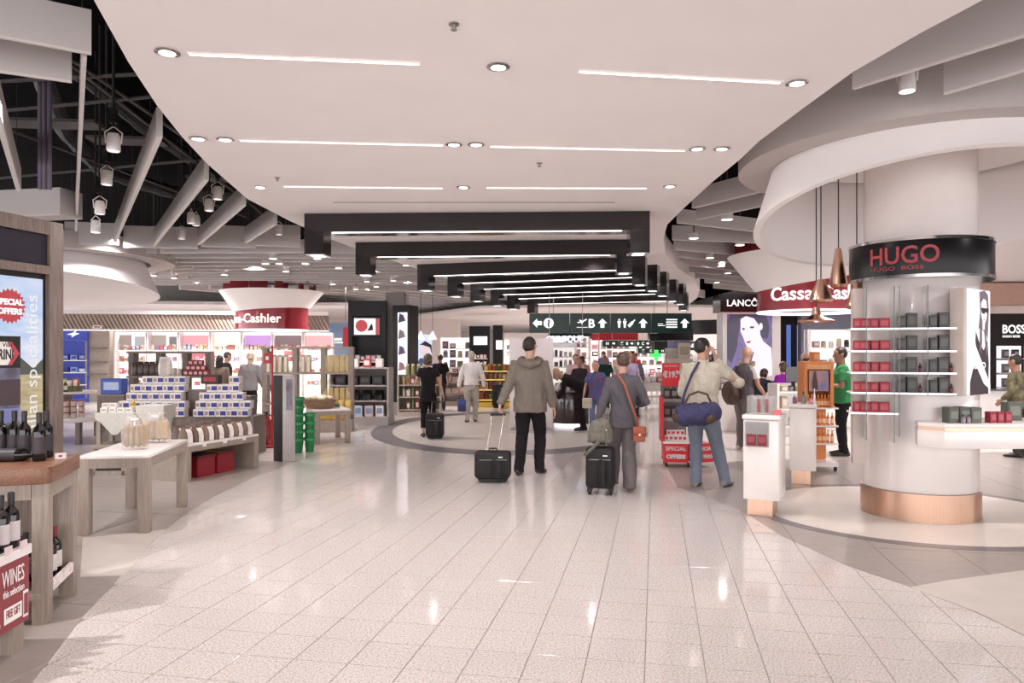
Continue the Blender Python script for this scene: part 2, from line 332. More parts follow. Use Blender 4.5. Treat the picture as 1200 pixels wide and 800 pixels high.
# ------------------------------------------------------------------ black light portals hanging below the ceiling
PF = [((-2.70, 9.54), (1.76, 9.37)), ((-2.56, 12.0), (1.92, 11.7)), ((-1.94, 15.0), (2.49, 13.7)), ((-1.46, 16.6), (2.97, 15.0)), ((-1.03, 18.1), (3.43, 16.3)), ((-.58, 19.8), (4.03, 18)), ((-.15, 21.3), (4.46, 19.1)), ((.49, 23.6), (5.2, 21.8))]
for k, (l, r) in enumerate(PF):
    l, r = Vector(l), Vector(r); d = r - l; W = d.length
    t = root('light_portal', 'black glossy light portal under the ceiling, %s from the front' % ORD[k], 'light portal', (l.x, l.y, CEIL), math.atan2(d.y, d.x), 'black light portals')
    bx('beam', blackg, t, (W / 2, .18, -.122), (W, .36, .24))
    for sx in (0.125, W - 0.125):
        lg = bx('leg', blackg, t, (sx, .18, -.387), (.25, .36, .285))
        bx('end_light', ledsoft, lg, (sx, .18, -.533), (.15, .2, .006))
    bx('light_strip', ledw, t, (W / 2, .06, -.244), (W - .7, .03, .006))
# ------------------------------------------------------------------ grey baffles of the open ceilings
def baffle(a, b, z, h, lab, grp, th=0.05):
    a, b = Vector(a), Vector(b); d = b - a; L = d.length
    t = root('ceiling_baffle', lab, 'baffle', ((a + b) / 2).to_3d() + Vector((0, 0, z)), math.atan2(d.y, d.x), grp)
    bx('panel', baffle_m, t, (0, 0, h / 2), (L, th, h)); bx('edge_strip', baffle_e, t, (0, 0, -.006), (L, th * .9, .012)); 
    for s in (-.38, .38): MB().cyl((s * L, 0, h), (s * L, 0, 5.68 - z), .004, n=6).build('hanger', blackm, t)
    return t
def Z(x, y, z=3.5): return zp(x, y, z).xy
def ex(a, b, f):   # lengthen beyond b
    return Vector(b) + (Vector(b) - Vector(a)) * f
for k, (a, b) in enumerate(((Z(187, 160), Z(135, 283)), (Z(242, 210), Z(180, 288)), (Z(286, 240), Z(233, 286)), (Z(323, 262), Z(288, 284)))):
    baffle(a, b, 3.5, .26, 'long grey baffle fanning from the white ceiling edge, %s from the front' % ORD[k], 'fanned baffles on the left')
a, b = Z(99, 62), Z(89, 270); baffle(a + (b - a) * .01, b, 3.5, .26, 'thin grey baffle seen edge-on in front of the dark void', 'fanned baffles on the left', .03)
a, b = Z(-8, 120), Z(22, 223); baffle(a, b, 3.5, .26, 'grey baffle running away above the wooden screen tower', 'fanned baffles on the left')
a, b = Z(0, 42), Z(107, 62); baffle(ex(b, a, 3), b, 3.5, .27, 'broad grey baffle panel in the top left corner, the nearer of two', 'corner baffles on the left', .03)
a, b = Z(0, 83), Z(84, 95); baffle(ex(b, a, 3), b, 3.5, .27, 'broad grey baffle panel behind the nearest corner baffle', 'corner baffles on the left', .03)
q = Z(40, 252, 3.45); bx_t = root('ceiling_box', 'grey sloping box beam above the wooden screen tower', 'box beam', (q.x, q.y, 3.45), -.18)
bx('panel', baffle_m, bx_t, (-.6, 0.2, .18), (2.0, .4, .36)); bx('edge_strip', baffle_e, bx_t, (-.6, .0, -.005), (2.0, .04, .012))
# first tall row closing the fan, then the rows of horizontal baffles behind
for k, (x0, x1, y, zz) in enumerate(((76, 140, 285, 3.5), (145, 232, 289, 3.5), (236, 300, 288, 3.5), (300, 352, 287, 3.5))):
    q0, q1 = Z(x0, y), Z(x1, y + 2); baffle(q0, q1, 3.5, .38, 'tall grey baffle closing the fan over the food shop, %s from the left' % ORD[k], 'tall baffles closing the fan', .04)
rr = random.Random(3); n = 0
for r in range(11):
    Y = 14.0 + r * 0.78; xe = {0: -2.2, 1: -2.1, 2: -1.9}.get(r, -1.6 + .12 * r); x = -9.2 - r * .35; k = 0
    while x < xe - 1:
        L = min(rr.uniform(2.2, 3.4), xe - x); y2 = Y + rr.uniform(-.06, .06)
        baffle((x, y2), (x + L - .05, y2 + rr.uniform(-.1, .1)), 3.5 + .012 * r, .24, 'grey baffle in the %s row behind the fan, %s from the left' % (ORD[r], ORD[k]), 'rows of baffles on the left'); x += L; k += 1
for k in range(17):
    x = -10.5 + k * .95; a = Vector((x, 23.2)); baffle(a, a + Vector((2.3, 3.6)), 3.62, .26, 'slanting grey baffle near the cashier cone, %s from the left' % ORD[k], 'slanting baffles at the back left', .1)
for r in range(5):
    for k in range(4):
        x = -11 + k * 4.1 + r * .3; baffle((x, 27.6 + r * 1.6), (x + 3.9, 28.1 + r * 1.6), 3.62, .24, 'far grey baffle beyond the slanting ones, row %d, %s from left' % (r + 1, ORD[k]), 'far baffles at the back left')
RBF = [((812, 243), (881, 226.5), .24), ((816.5, 257), (890, 241.5), .26), ((794, 260.5), (878, 270), .2), ((788, 280.5), (881, 284), .24), ((790, 292), (862, 298), .2), ((795, 301), (864, 307.5), .2), ((803, 310), (866, 317.5), .2), ((806, 318), (870, 324), .2), ((815, 325), (875, 331), .2), ((826, 331), (880, 336), .2), ((836, 337), (890, 342), .2)]
for k, (a, b, h) in enumerate(RBF):
    a, b = Z(*a), Z(*b); baffle(a, ex(a, b, .35 if k < 2 else 1.2), 3.5, h, 'grey baffle stacked behind the right ceiling edge, %s from the front' % ORD[k], 'baffles behind the right ceiling edge', .04)
a, b = Z(1000, 103), Z(1200, 41); baffle(a, ex(a, b, .8), 3.5, .33, 'broad grey baffle at the top right, beside the white ceiling', 'corner baffles on the right', .03)
a, b = Z(1107, 109), Z(1200, 82); baffle(a, ex(a, b, 1.6), 3.5, .28, 'broad grey baffle over the round column canopy at the top right', 'corner baffles on the right', .03)
# ------------------------------------------------------------------ dark services in the void
def tubeobj(name, lab, cat, pts, r, m, n=8, grp=None): return tag(MB().tube(pts, r, n).build(name, m, smooth=True), lab, cat, grp)
for k, (pa, pb) in enumerate((((0, 130), (180, 113)), ((0, 95), (140, 88)), ((40, 205), (235, 187)), ((140, 120), (330, 268)), ((60, 170), (250, 240)), ((200, 150), (345, 250)))):
    A, Bq = zp(*pa, 4.3), zp(*pb, 4.3); tubeobj('service_pipe', 'thin dark pipe crossing the black ceiling void, %s of those seen' % ORD[k], 'pipe', [A - (Bq - A) * .6, Bq + (Bq - A) * .3], .02, tray_m, grp='pipes in the ceiling void')
for k, (pts, r) in enumerate(((((40, 60), (75, 150), (120, 200), (200, 225), (330, 230)), .16), (((20, 40), (100, 90), (170, 150), (230, 190)), .12))):
    P3 = [zp(x, y, 5.3) for x, y in pts]; fine = []
    for i in range(len(P3) - 1):
        for j in range(8): fine.append(P3[i].lerp(P3[i + 1], j / 8))
    MBd = MB().loft([(p, r * (1 if i % 2 else .9), r * (1 if i % 2 else .9)) for i, p in enumerate(fine)], (0, 0, 1), 12)
    tag(MBd.build('flexible_duct', duct_m), 'dark ribbed air duct in the black void, the %s one' % ('thicker' if k == 0 else 'thinner'), 'duct', 'air ducts in the void')
for k, (x, y, wd) in enumerate(((62, 145, 1.2), (150, 165, 1.0), (270, 210, 1.4))):
    q = zp(x, y, 4.6); t = tag(B((0, 0, 0), (wd, .35, .04)).build('cable_tray', tray_m), 'grey cable tray hung in the black void, %s from the camera' % ORD[k], 'cable tray', 'cable trays'); t.location = q; t.rotation_euler = (0, 0, .1)
for k, x in enumerate((47, 52, 58)):
    q = at(x, 222, 7.5); tubeobj('drop_pipe', 'violet grey pipe dropping from the void, %s of three from the left' % ORD[k], 'pipe', [q, Vector((q.x, q.y, 5.69))], .022, mat('violet_pipe', '#6b6070', .4), grp='violet drop pipes')
# track spotlights
def spotlight(px, py, Y, lab, lit=False, s=1.0, grp='hanging spotlights on the left'):
    p = at(px, py, Y)
    t = root('spotlight', lab, 'spotlight', p, rr.uniform(-1, 1), grp)
    MB().lathe([(.0, .09), (.05, .09), (.058, .06), (.062, -.06), (.056, -.075), (.052, -.06)], n=16, cap=False).build('housing', white, t, smooth=True)
    MB().lathe([(0, -.06), (.052, -.06), (.05, -.064), (0, -.065)], n=16, cap=False).build('lens', lens_m if lit else ledsoft, t)
    MB().tube([(.065, 0, 0), (.075, 0, .1), (0, 0, .16), (-.075, 0, .1), (-.065, 0, 0)], .008, 6).build('bracket', white, t)
    MB().cyl((0, 0, .155), (0, 0, 5.69 - p.z), .014, n=8).build('stem', blackm, t); bx('driver_box', blackm, t, (0, 0, .26), (.06, .06, .14))
for k, (x, y, Y, lit) in enumerate(((133, 168, 6.9, 0), (125, 209, 8.4, 0), (117, 244, 9.2, 0), (112, 266, 10, 1), (255, 227, 9.5, 0), (245, 241, 10.2, 0), (224, 256, 11, 0), (230, 259, 11.6, 0), (213, 275, 12.4, 0), (327, 270, 12.6, 0))):
    spotlight(x, y, Y, 'white cylinder spotlight hanging in the black void, %s counted from the front left' % ORD[k], lit)
spotlight(1063, 96, 5.6, 'white spotlight above the round column canopy', True, grp='spotlights on the right')
# small lit lenses among the baffles
k = 0
for (x, y) in ((320, 303), (311, 309), (327, 309), (358, 309), (372, 303), (397, 314), (335, 318), (180, 323), (204, 326), (263, 322), (390, 333), (417, 339), (430, 330), (461, 329), (441, 336), (476, 311), (350, 340), (852, 257), (813, 279), (867, 287), (832, 302), (845, 312), (853, 320), (840, 331)):
    q = zp(x, y, 3.49); t = root('baffle_downlight', 'small lit downlight between the grey baffles, %s of those in view' % ORD[k], 'downlight', q, 0, 'downlights between the baffles'); k += 1
    MB().lathe([(0, .02), (.075, .02), (.075, -.002), (0, -.004)], n=14, cap=False).build('lens', lens_m, t); MB().lathe([(.075, .08), (.085, .08), (.085, -.006), (.075, -.006)], n=14, cap=False, closed=True).build('housing', white, t)
    MB().cyl((0, 0, .02), (0, 0, 5.7 - 3.49), .012, n=6).build('stem', tray_m, t)
# ------------------------------------------------------------------ round canopies: ring plate, cone and column
def canopy(name, lab, c, zr, r_out, r_in, hf, cone_top, cone_bot, zl, tilt, tdir, closed, n=64):
    t = root(name, lab, 'canopy', (c[0], c[1], 0))
    MB().lathe([(r_in, zr), (r_out, zr), (r_out, zr + hf), (r_in, zr + hf)], n=n, cap=False, closed=True).build('ring_plate', mat('canopy_paint', '#bdb4b1', .7, var=.02), t, smooth=True)
    def lip(r, dz=0): return [(r * math.cos(2 * math.pi * i / n), r * math.sin(2 * math.pi * i / n), zl + dz + tilt * r / cone_bot * math.cos(2 * math.pi * i / n - tdir)) for i in range(n)]
    def top(r, z): return [(r * math.cos(2 * math.pi * i / n), r * math.sin(2 * math.pi * i / n), z) for i in range(n)]
    if closed: MB().rings([top(cone_top, zr + hf * .8), lip(cone_bot), ], cap=True).build('cone', plaster, t, smooth=True)
    else:
        mid = lambda f, o: [tuple(a + (b - a) * f for a, b in zip(p, q)) for p, q in zip(top(cone_top - o, zr + hf * .8), lip(cone_bot - o))]
        MB().rings([mid(0, 0), mid(.5, 0), mid(1, 0), mid(1, .07), mid(.5, .07), mid(0, .07)], cap=False, closed=True).build('cone', plaster, t, smooth=True)
        MB().lathe([(0, zr + .1), (cone_top - .04, zr + .1)], n=n, cap=False).build('soffit', plaster, t)
    return t
canopy('column_canopy', 'large white cone canopy with flat ring around the perfume column', (4.05, 7.3), 3.46, 1.72, 1.38, .5, 1.27, 1.57, 2.93, .3, -math.pi / 2, False)
canopy('column_canopy', 'white cone canopy with flat ring behind the wooden screen tower', (-9.3, 14.5), 3.42, 2.4, 1.95, .3, 1.75, 2.12, 2.86, .22, -math.pi / 2, True)
def cashier(name, lab, c, r, z0, z1, zs, rs, lean, txt, size, a0, al, n=56):
    t = root(name, lab, 'cashier sign', (c[0], c[1], 0), 0, 'round cashier signs')
    up = lambda i: z1 + lean * math.cos(2 * math.pi * i / n)
    R0 = [(r * math.cos(2 * math.pi * i / n), r * math.sin(2 * math.pi * i / n), z0) for i in range(n)]; R1 = [(p[0], p[1], up(i) + .1) for i, p in enumerate(R0)]
    MB().rings([R0, R1]).build('drum', redg, t, smooth=True)
    MB().lathe([(r * .86, z0 - .03), (r * 1.0, z0 - .03), (r * 1.0, z0), (r * .86, z0)], n=n, cap=False, closed=True).build('light_ring', ledsoft, t)
    f = r * 1.03; A = [(f * math.cos(2 * math.pi * i / n), f * math.sin(2 * math.pi * i / n), up(i)) for i in range(n)]; Bq = [(rs * math.cos(2 * math.pi * i / n), rs * math.sin(2 * math.pi * i / n), zs) for i in range(n)]
    MB().rings([A, Bq]).build('flared_skirt', plaster, t, smooth=True)
    for k in range(7): 
        a = math.pi * (1.0 + k / 6.0); bx('fin', redg, t, (rs * .8 * math.cos(a), rs * .8 * math.sin(a), zs + .25), (.05, .5, .5), 0, a + .6)
    text(txt, size, signtxt, t, (0, 0, z0 + (z1 - z0) * .32), bend=(r + .012, a0), align=al, bold=.004 * size / .25, name='lettering', ext=.008)
    return t
cashier('cashier_sign', 'red round cashier sign under a white flared skirt, in the food shop', ((319 - CX) * 22 / F, 22.0), 1.05, 2.29, 2.86, 3.42, 1.5, .07, 'Cassa-Cashier', .36, math.radians(-59), 'RIGHT')
cashier('cashier_sign', 'red round cashier sign under a white flared skirt, beside the perfume column', ((948 - CX) * 14 / F, 14.0), .95, 2.38, 2.92, 3.44, 1.5, .16, 'Cassa-Cashier', .34, math.radians(-155), 'LEFT')
# ------------------------------------------------------------------ hanging direction signs
green = mat('sign_green', '#1f3d36', .3, var=.04)
def arrow(m, t, x, z, s, ang, y): 
    P = [(-.5, 0), (0, .5), (.5, 0), (.22, 0), (.22, -.5), (-.22, -.5), (-.22, 0)]; co, si = math.cos(ang), math.sin(ang)
    poly([(p[0] * s * co - p[1] * s * si, p[0] * s * si + p[1] * s * co) for p in P], m, t, (x, y, z), (1, 0, 0), (0, 0, 1), 'arrow')
def dsign(lab, px0, px1, py0, py1, Y, panels, rods=(.15, .85)):
    a, b = at(px0, py1, Y), at(px1, py0, Y); W, H = b.x - a.x, b.z - a.z; t = root('direction_sign', lab, 'sign', (a.x, Y, a.z), 0, 'hanging direction signs'); n = len(panels)
    for i in range(n):
        bx('panel', green, t, (W * (i + .5) / n, .06, H / 2), (W / n - .02, .12, H), 0)
    for r in rods: MB().cyl((W * r, .06, H), (W * r, .06, CEIL - a.z), .012, n=8).build('suspension_rod', steel, t)
    y = -.002; s = H * .47
    for i, items in enumerate(panels):
        x0 = W * i / n; w = W / n
        for (kind, fx, *rest) in items:
            x = x0 + w * fx; z = H / 2
            if kind in ('up', 'left', 'right'): arrow(signtxt, t, x, z, s, {'up': 0, 'left': math.pi / 2, 'right': -math.pi / 2}[kind], y)
            elif kind == 'T': text(rest[0], s * 1.3, signtxt, t, (x, y, z - s * .47), (1, 0, 0), (0, 0, 1), align='CENTER', bold=.015 * H)
            elif kind == 'q':
                poly(circ(0, 0, s * .55, s * .55, 24), signtxt, t, (x, y, z), (1, 0, 0), (0, 0, 1), 'icon'); text('?', s * 1.0, green, t, (x, y - .003, z - s * .36), (1, 0, 0), (0, 0, 1), align='CENTER', bold=.02 * H, name='icon')
            elif kind == 'plane':
                poly([(-.55, -.05), (-.2, .02), (-.35, .2), (-.2, .22), (.05, .1), (.4, .3), (.55, .32), (.5, .2), (.2, .02), (.0, -.25), (-.12, -.22), (-.05, -.06), (-.4, -.15)], signtxt, t, (x, y, z + .04), (s, 0, 0), (0, 0, 1), 'icon') if False else poly([(p[0] * s, p[1] * s) for p in [(-.55, -.05), (-.2, .02), (-.35, .2), (-.2, .22), (.05, .1), (.4, .3), (.55, .32), (.5, .2), (.2, .02), (.0, -.25), (-.12, -.22), (-.05, -.06), (-.4, -.15)]], signtxt, t, (x, y, z + .04), (1, 0, 0), (0, 0, 1), 'icon')
                poly([(-.6 * s, -.42 * s), (.6 * s, -.42 * s), (.6 * s, -.48 * s), (-.6 * s, -.48 * s)], signtxt, t, (x, y, z), (1, 0, 0), (0, 0, 1), 'icon')
            elif kind == 'wc':
                for dx in (-.3, .3):
                    poly(circ(dx * s, .38 * s, .1 * s, .1 * s, 12), signtxt, t, (x, y, z), (1, 0, 0), (0, 0, 1), 'icon'); poly([(dx * s - .2 * s, .24 * s), (dx * s + .2 * s, .24 * s), (dx * s + .14 * s, -.1 * s), (dx * s + .09 * s, -.5 * s), (dx * s - .09 * s, -.5 * s), (dx * s - .14 * s, -.1 * s)], signtxt, t, (x, y, z), (1, 0, 0), (0, 0, 1), 'icon')
            elif kind == 'bottle':
                P = [(-.16, -.5), (.16, -.5), (.16, .1), (.06, .25), (.06, .5), (-.06, .5), (-.06, .25), (-.16, .1)]; co, si = math.cos(-.75), math.sin(-.75)
                poly([((p[0] * co - p[1] * si) * s, (p[0] * si + p[1] * co) * s) for p in P], signtxt, t, (x, y, z), (1, 0, 0), (0, 0, 1), 'icon')
            elif kind == 'list':
                for q in range(4): poly([(-.6 * s, 0), (.6 * s, 0), (.6 * s, .14 * s), (-.6 * s, .14 * s)], signtxt, t, (x, y, z + s * (-.5 + .27 * q)), (1, 0, 0), (0, 0, 1), 'icon')
            elif kind == 'small': 
                poly([(-.4 * s, 0), (.4 * s, 0), (.4 * s, .07 * s), (-.4 * s, .07 * s)], signtxt, t, (x, y, z - s * .3), (1, 0, 0), (0, 0, 1), 'icon'); poly([(-.4 * s, 0), (.15 * s, 0), (.15 * s, .07 * s), (-.4 * s, .07 * s)], signtxt, t, (x, y, z - s * .12), (1, 0, 0), (0, 0, 1), 'icon')
dsign('wide dark green direction sign with gate letter B, hanging nearest', 620, 811, 367, 390, 21.2, [[('left', .2), ('q', .48)], [('plane', .3), ('T', .53, 'B'), ('up', .8)], [('wc', .28), ('bottle', .52), ('up', .8)], [('small', .25), ('list', .5), ('up', .82)]])
dsign('dark green direction sign with gate letters B and C, hanging farther back', 706, 782, 398.5, 406, 33, [[('wc', .3), ('right', .7)], [('plane', .2), ('T', .52, 'B'), ('right', .82)], [('up', .2), ('T', .5, 'C'), ('right', .8)], [('list', .4), ('up', .8)]])
dsign('low dark green direction sign hanging farthest, below the others', 722, 790, 407.5, 414, 36, [[('T', .3, 'B'), ('up', .7)], [('plane', .4), ('T', .8, 'C')], [('wc', .4), ('up', .8)]])
# ------------------------------------------------------------------ small goods (one of each kind is built, the rest are copies)
PROTO = {}
def good(key, make, loc, rz, label, group):
    """make(root) builds the parts of a good once; later ones are copies with labels of their own"""
    if key not in PROTO:
        name, cat = make.__defaults__[0]
        t = root(name, label, cat, loc, rz, group); make(t); PROTO[key] = t; return t
    return dup(PROTO[key], loc, rz, label, group)
def mk_bottle(h=.3, r=.037, glassc='#17100f', cap='#1a1416', label='#d8d0cc', name=('wine_bottle', 'bottle'), lab=True):
    def f(t, nm=name):
        MB().lathe([(0, .003), (r * .9, 0), (r, .01), (r, h * .6), (r * .85, h * .67), (r * .42, h * .74), (r * .38, h * .8)], n=16, cap=False).build('glass_body', mat('bottle_glass_' + glassc[1:], glassc, .1, coat=.15), t, smooth=True)
        MB().lathe([(r * .40, h * .78), (r * .43, h * .97), (r * .38, h), (0, h)], n=14, cap=False).build('capsule', cm(cap, .4), t, smooth=True)
        if lab:
            b = MB(); n = 12
            for z in (h * .16, h * .5): b.v += [(r * 1.03 * math.cos(math.pi * (.9 + 1.2 * i / n)), r * 1.03 * math.sin(math.pi * (.9 + 1.2 * i / n)), z) for i in range(n + 1)]
            b.f = [(i, i + 1, n + 2 + i, n + 1 + i) for i in range(n)]; b.build('label', cm(label), t, smooth=True)
    return f
def mk_box(w, d, h, c, band=None, top=None, name=('carton', 'box')):
    def f(t, nm=name):
        bx('body', cm(c), t, (0, 0, h / 2), (w, d, h), min(w, d, h) * .04, seg=1)
        if band: bx('front_print', cm(band), t, (0, -d / 2 - .0008, h * .52), (w * .7, .0016, h * .5))
        if top: bx('lid', cm(top), t, (0, 0, h + .004), (w * 1.02, d * 1.02, .012))
    return f
def mk_jar(h, r, c, lid, name=('jar', 'jar')):
    def f(t, nm=name):
        MB().lathe([(0, 0), (r * .95, 0), (r, h * .08), (r, h * .72), (r * .8, h * .8)], n=12, cap=False).build('body', cm(c, .2), t, smooth=True)
        MB().lathe([(r * .86, h * .78), (r * .86, h), (0, h)], n=12, cap=False).build('lid', cm(lid, .4), t, smooth=True)
    return f
def mk_bag(w, d, h, c, label='#efe6e2', name=('food_bag', 'bag')):
    def f(t, nm=name):
        R = []
        for z, k, dd in ((0, .86, .8), (.06, 1, 1), (.4, 1.02, 1.05), (.7, .95, .8), (.88, .9, .35), (1, .94, .1)):
            R.append([(w / 2 * k * (abs(math.cos(a)) ** .6) * (1 if math.cos(a) >= 0 else -1), d / 2 * dd * (abs(math.sin(a)) ** .7) * (1 if math.sin(a) >= 0 else -1), z * h) for a in [2 * math.pi * i / 16 for i in range(16)]])
        MB().rings(R).build('bag', cm(c, .35, scale=40, var=.15, bump=.3), t, smooth=True)
        if label:
            b = MB(); zs = (.02, .4, .7, .9); ys = (.56, .58, .46, .24)
            b.v = [(sx * w * .24, -ys[k] * d, zs[k] * h) for k in range(4) for sx in (-1, 1)]; b.f = [(2 * k, 2 * k + 1, 2 * k + 3, 2 * k + 2) for k in range(3)]; b.build('paper_label', cm(label), t)
    return f
def table(name, lab, loc, rz, w, d, h, leg=.09, tth=.03, apron=.07, topm=None, legm=None, cat='table', grp=None, over=.0):
    t = root(name, lab, cat, loc, rz, grp); topm = topm or white; legm = legm or woodg
    bx('tabletop', topm, t, (0, 0, h - tth / 2), (w + over * 2, d + over * 2, tth), .006)
    if apron: 
        for sx in (-1, 1): bx('apron', legm, t, (sx * (w / 2 - .015), 0, h - tth - apron / 2), (.03, d - 2 * leg, apron)); bx('apron', legm, t, (0, sx * (d / 2 - .015), h - tth - apron / 2), (w - 2 * leg, .03, apron))
    for sx in (-1, 1):
        for sy in (-1, 1): bx('leg', legm, t, (sx * (w - leg) / 2, sy * (d - leg) / 2, (h - tth) / 2), (leg, leg, h - tth), .004)
    return t
def loc(rt, x, y, z=0.0):
    """a point of a table (local x, y) in the room"""
    c, s = math.cos(rt.rotation_euler.z), math.sin(rt.rotation_euler.z); return (rt.location.x + x * c - y * s, rt.location.y + x * s + y * c, z)
# ------------------------------------------------------------------ wooden screen tower at the left edge
Tn = Vector((-.25, -.968, 0)); t = root('screen_tower', 'tall grey oak tower with a lit countryside screen and a red offer badge', 'display tower', (-3.36, 5.5, 0), math.atan2(-.968, -.25))
TW = 1.5
bx('side_post', woodd, t, (.06, -.15, 1.275), (.12, .3, 2.55), .004); bx('side_post', woodd, t, (TW - .06, -.15, 1.275), (.12, .3, 2.55), .004)
bx('top_rail', woodd, t, (TW / 2, -.15, 2.5), (TW - .24, .3, .1)); bx('middle_rail', woodd, t, (TW / 2, -.15, 2.19), (TW - .24, .3, .06)); bx('base', woodd, t, (TW / 2, -.15, .3), (TW - .24, .3, .6))
bx('back_board', woodd, t, (TW / 2, -.27, 1.4), (TW - .24, .05, 2.2))
bx('header_panel', mat('dark_violet_panel', '#2a2430', .3), t, (TW / 2, -.1, 2.335), (TW - .24, .15, .22))
bx('screen_frame', blackg, t, (TW / 2, -.1, 1.38), (TW - .24, .12, 1.56))
so = (TW - .14, -.034, .62); sr, su = (-1, 0, 0), (0, 0, 1); SW, SH = TW - .29, 1.5
poly([(0, .84), (SW, .84), (SW, SH), (0, SH)], mat('screen_sky', '#a9c4ec', .2, emit=.75, scale=3, col2='#dfe4f2', stretch=(1, 1, 3)), t, so, sr, su, 'screen_picture')
poly([(0, 0), (SW, 0), (SW, .84), (0, .84)], mat('screen_field', '#cdbb93', .2, emit=.75, scale=9, col2='#a39268', stretch=(1, 1, 5)), t, so, sr, su, 'screen_picture')
poly([(0, .81), (.2, .88), (.45, .84), (.7, .91), (.95, .85), (1.03, .93), (1.12, .86), (SW - .06, .87), (SW, .92), (SW, .81)], mat('screen_trees', '#5d6a57', .3, emit=.35, scale=30), t, so, sr, su, 'screen_picture', .0015)
poly(star(SW - .265, 1.29, .105, .125, 22), mat('offer_badge', '#d5283a', .3, emit=.6), t, so, sr, su, 'offer_badge', .003)
for s, z in (('SPECIAL', 1.30), ('OFFERS', 1.235)): text(s, .056, mat('screen_text', '#ffffff', .3, emit=.8), t, (so[0] - (SW - .265), -.029, so[2] + z), sr, su, align='CENTER', bold=.003, ext=.001)
text('Italian specialities', .13, mat('screen_text2', '#f6f2f2', .3, emit=.7), t, (so[0] - (SW - .05), -.030, so[2] + .30), su, (1, 0, 0), ext=.001, sx=1.2)
bx('dealer_board', mat('picture_board', '#55505e', .4, scale=6, col2='#8a8fae'), t, (.605, -.02, 1.2), (.5, .02, 1.0))
pb = (.855, -.008, .70)
for z0, z1, c in ((.78, 1.0, '#1e1a1d'), (.52, .70, '#4b3d43'), (.40, .5, '#7f86b8'), (.33, .40, '#5b5a50'), (.1, .30, '#6b77ad'), (.0, .1, '#4a4644')): poly([(0, z0), (.5, z0), (.5, z1), (0, z1)], cm(c), t, pb, sr, su, 'picture', .0005)
poly([(.22, .12), (.5, .15), (.5, .2), (.36, .26), (.2, .2)], cm('#54433c'), t, pb, sr, su, 'picture', .002)
poly([(.06, .80), (.42, .80), (.47, .88), (.42, .96), (.06, .96)], cm('#efe9e6'), t, pb, sr, su, 'name_plate', .002); text('RINI', .1, blackm, t, (pb[0] - .445, pb[1] + .005, pb[2] + .84), sr, su, ext=.001, bold=.002, align='RIGHT', sx=.62)
text('Villa', .045, blackm, t, (pb[0] - .36, pb[1] + .005, pb[2] + .925), sr, su, ext=.001); poly([(.40, .80), (.43, .80), (.49, .88), (.43, .96), (.40, .96), (.45, .88)], cm('#b8454c'), t, pb, sr, su, 'name_plate', .0045)
# ------------------------------------------------------------------ wine table and its bottles
t = root('wine_table', 'high wine table with thick brown oak top on grey oak legs', 'table', (-2.69, 4.27, 0), .285)
w, d = .66, .62
tp = MB().prism([(-w, 0), (-.05, 0), (-.015, .015), (0, .05), (0, d), (-w, d)], .82, .915).build('tabletop', woodb, t, .004)
for x in (-.055, -w + .05):
    for y in (.06, d - .06): bx('leg', woodg, t, (x, y, .41), (.086, .086, .82), .003)
bx('apron', woodg, t, (-.03, d / 2, .775), (.03, d - .2, .09)); bx('apron', woodg, t, (-w / 2, .03, .775), (w - .2, .03, .09))
bx('lower_shelf', woodg, t, (-w / 2, d / 2, .165), (w - .1, d - .02, .03)); bx('shelf_lip', white, t, (-.02, d / 2, .2), (.02, d - .22, .06))
wt = t
for k in range(3): bx('price_tag', mat('pink_tag', '#e7cfd2', .5), t, (-.008, .17 + k * .14, .215), (.006, .05, .04))
grp = 'red-capped bottles on the lower shelf of the wine table'
for k in range(4): good('wine_red', mk_bottle(.3, .04, cap='#7d1a24'), loc(wt, -.1, .15 + k * .1, .181), .285 + math.pi / 2, 'red-capped wine bottle on the lower shelf of the wine table, %s from the front' % ORD[k], grp)
for k in range(3): good('wine_black', mk_bottle(.3, .04), loc(wt, -.22, .12 + k * .1, .181), .285 + math.pi / 2, 'black-capped wine bottle behind the red-capped ones, %s from the front' % ORD[k], 'black-capped bottles on the lower shelf')
for k, (x, y, lb) in enumerate(((46, 540, 'nearest the corner'), (54.5, 536, 'tucked behind the corner bottle'), (17, 536, 'over the lying bottle'), (28.5, 537, 'in the middle of the row'), (1, 536, 'cut by the left edge of the picture'))):
    q = zp(x, y, .915); good('wine_top', mk_bottle(.3, .039, glassc='#120d0f', label='#3a3338'), (q.x, q.y, .916), 0, 'dark wine bottle standing on the brown tabletop, %s' % lb, 'dark bottles on the wine table')
q = zp(8, 541, .915); b = good('wine_top', mk_bottle(), (q.x - .1, q.y + .01, .916 + .04), 0, 'dark wine bottle lying on its side on the brown tabletop', 'dark bottles on the wine table'); b.rotation_euler = (0, math.pi / 2, .1)
q = zp(71, 537, .915); t = root('price_stand', 'small folded white and black price card at the edge of the brown tabletop', 'price card', (q.x, q.y, .915), .5)
MB().add([(-.03, -.02, 0), (.03, -.02, 0), (.03, 0, .035), (-.03, 0, .035), (-.03, .02, 0), (.03, .02, 0)], [(0, 1, 2, 3), (3, 2, 5, 4), (0, 3, 4), (1, 5, 2)]).build('card', tagpaper, t); bx('print', red, t, (0.0, -.012, .016), (.02, .004, .014))
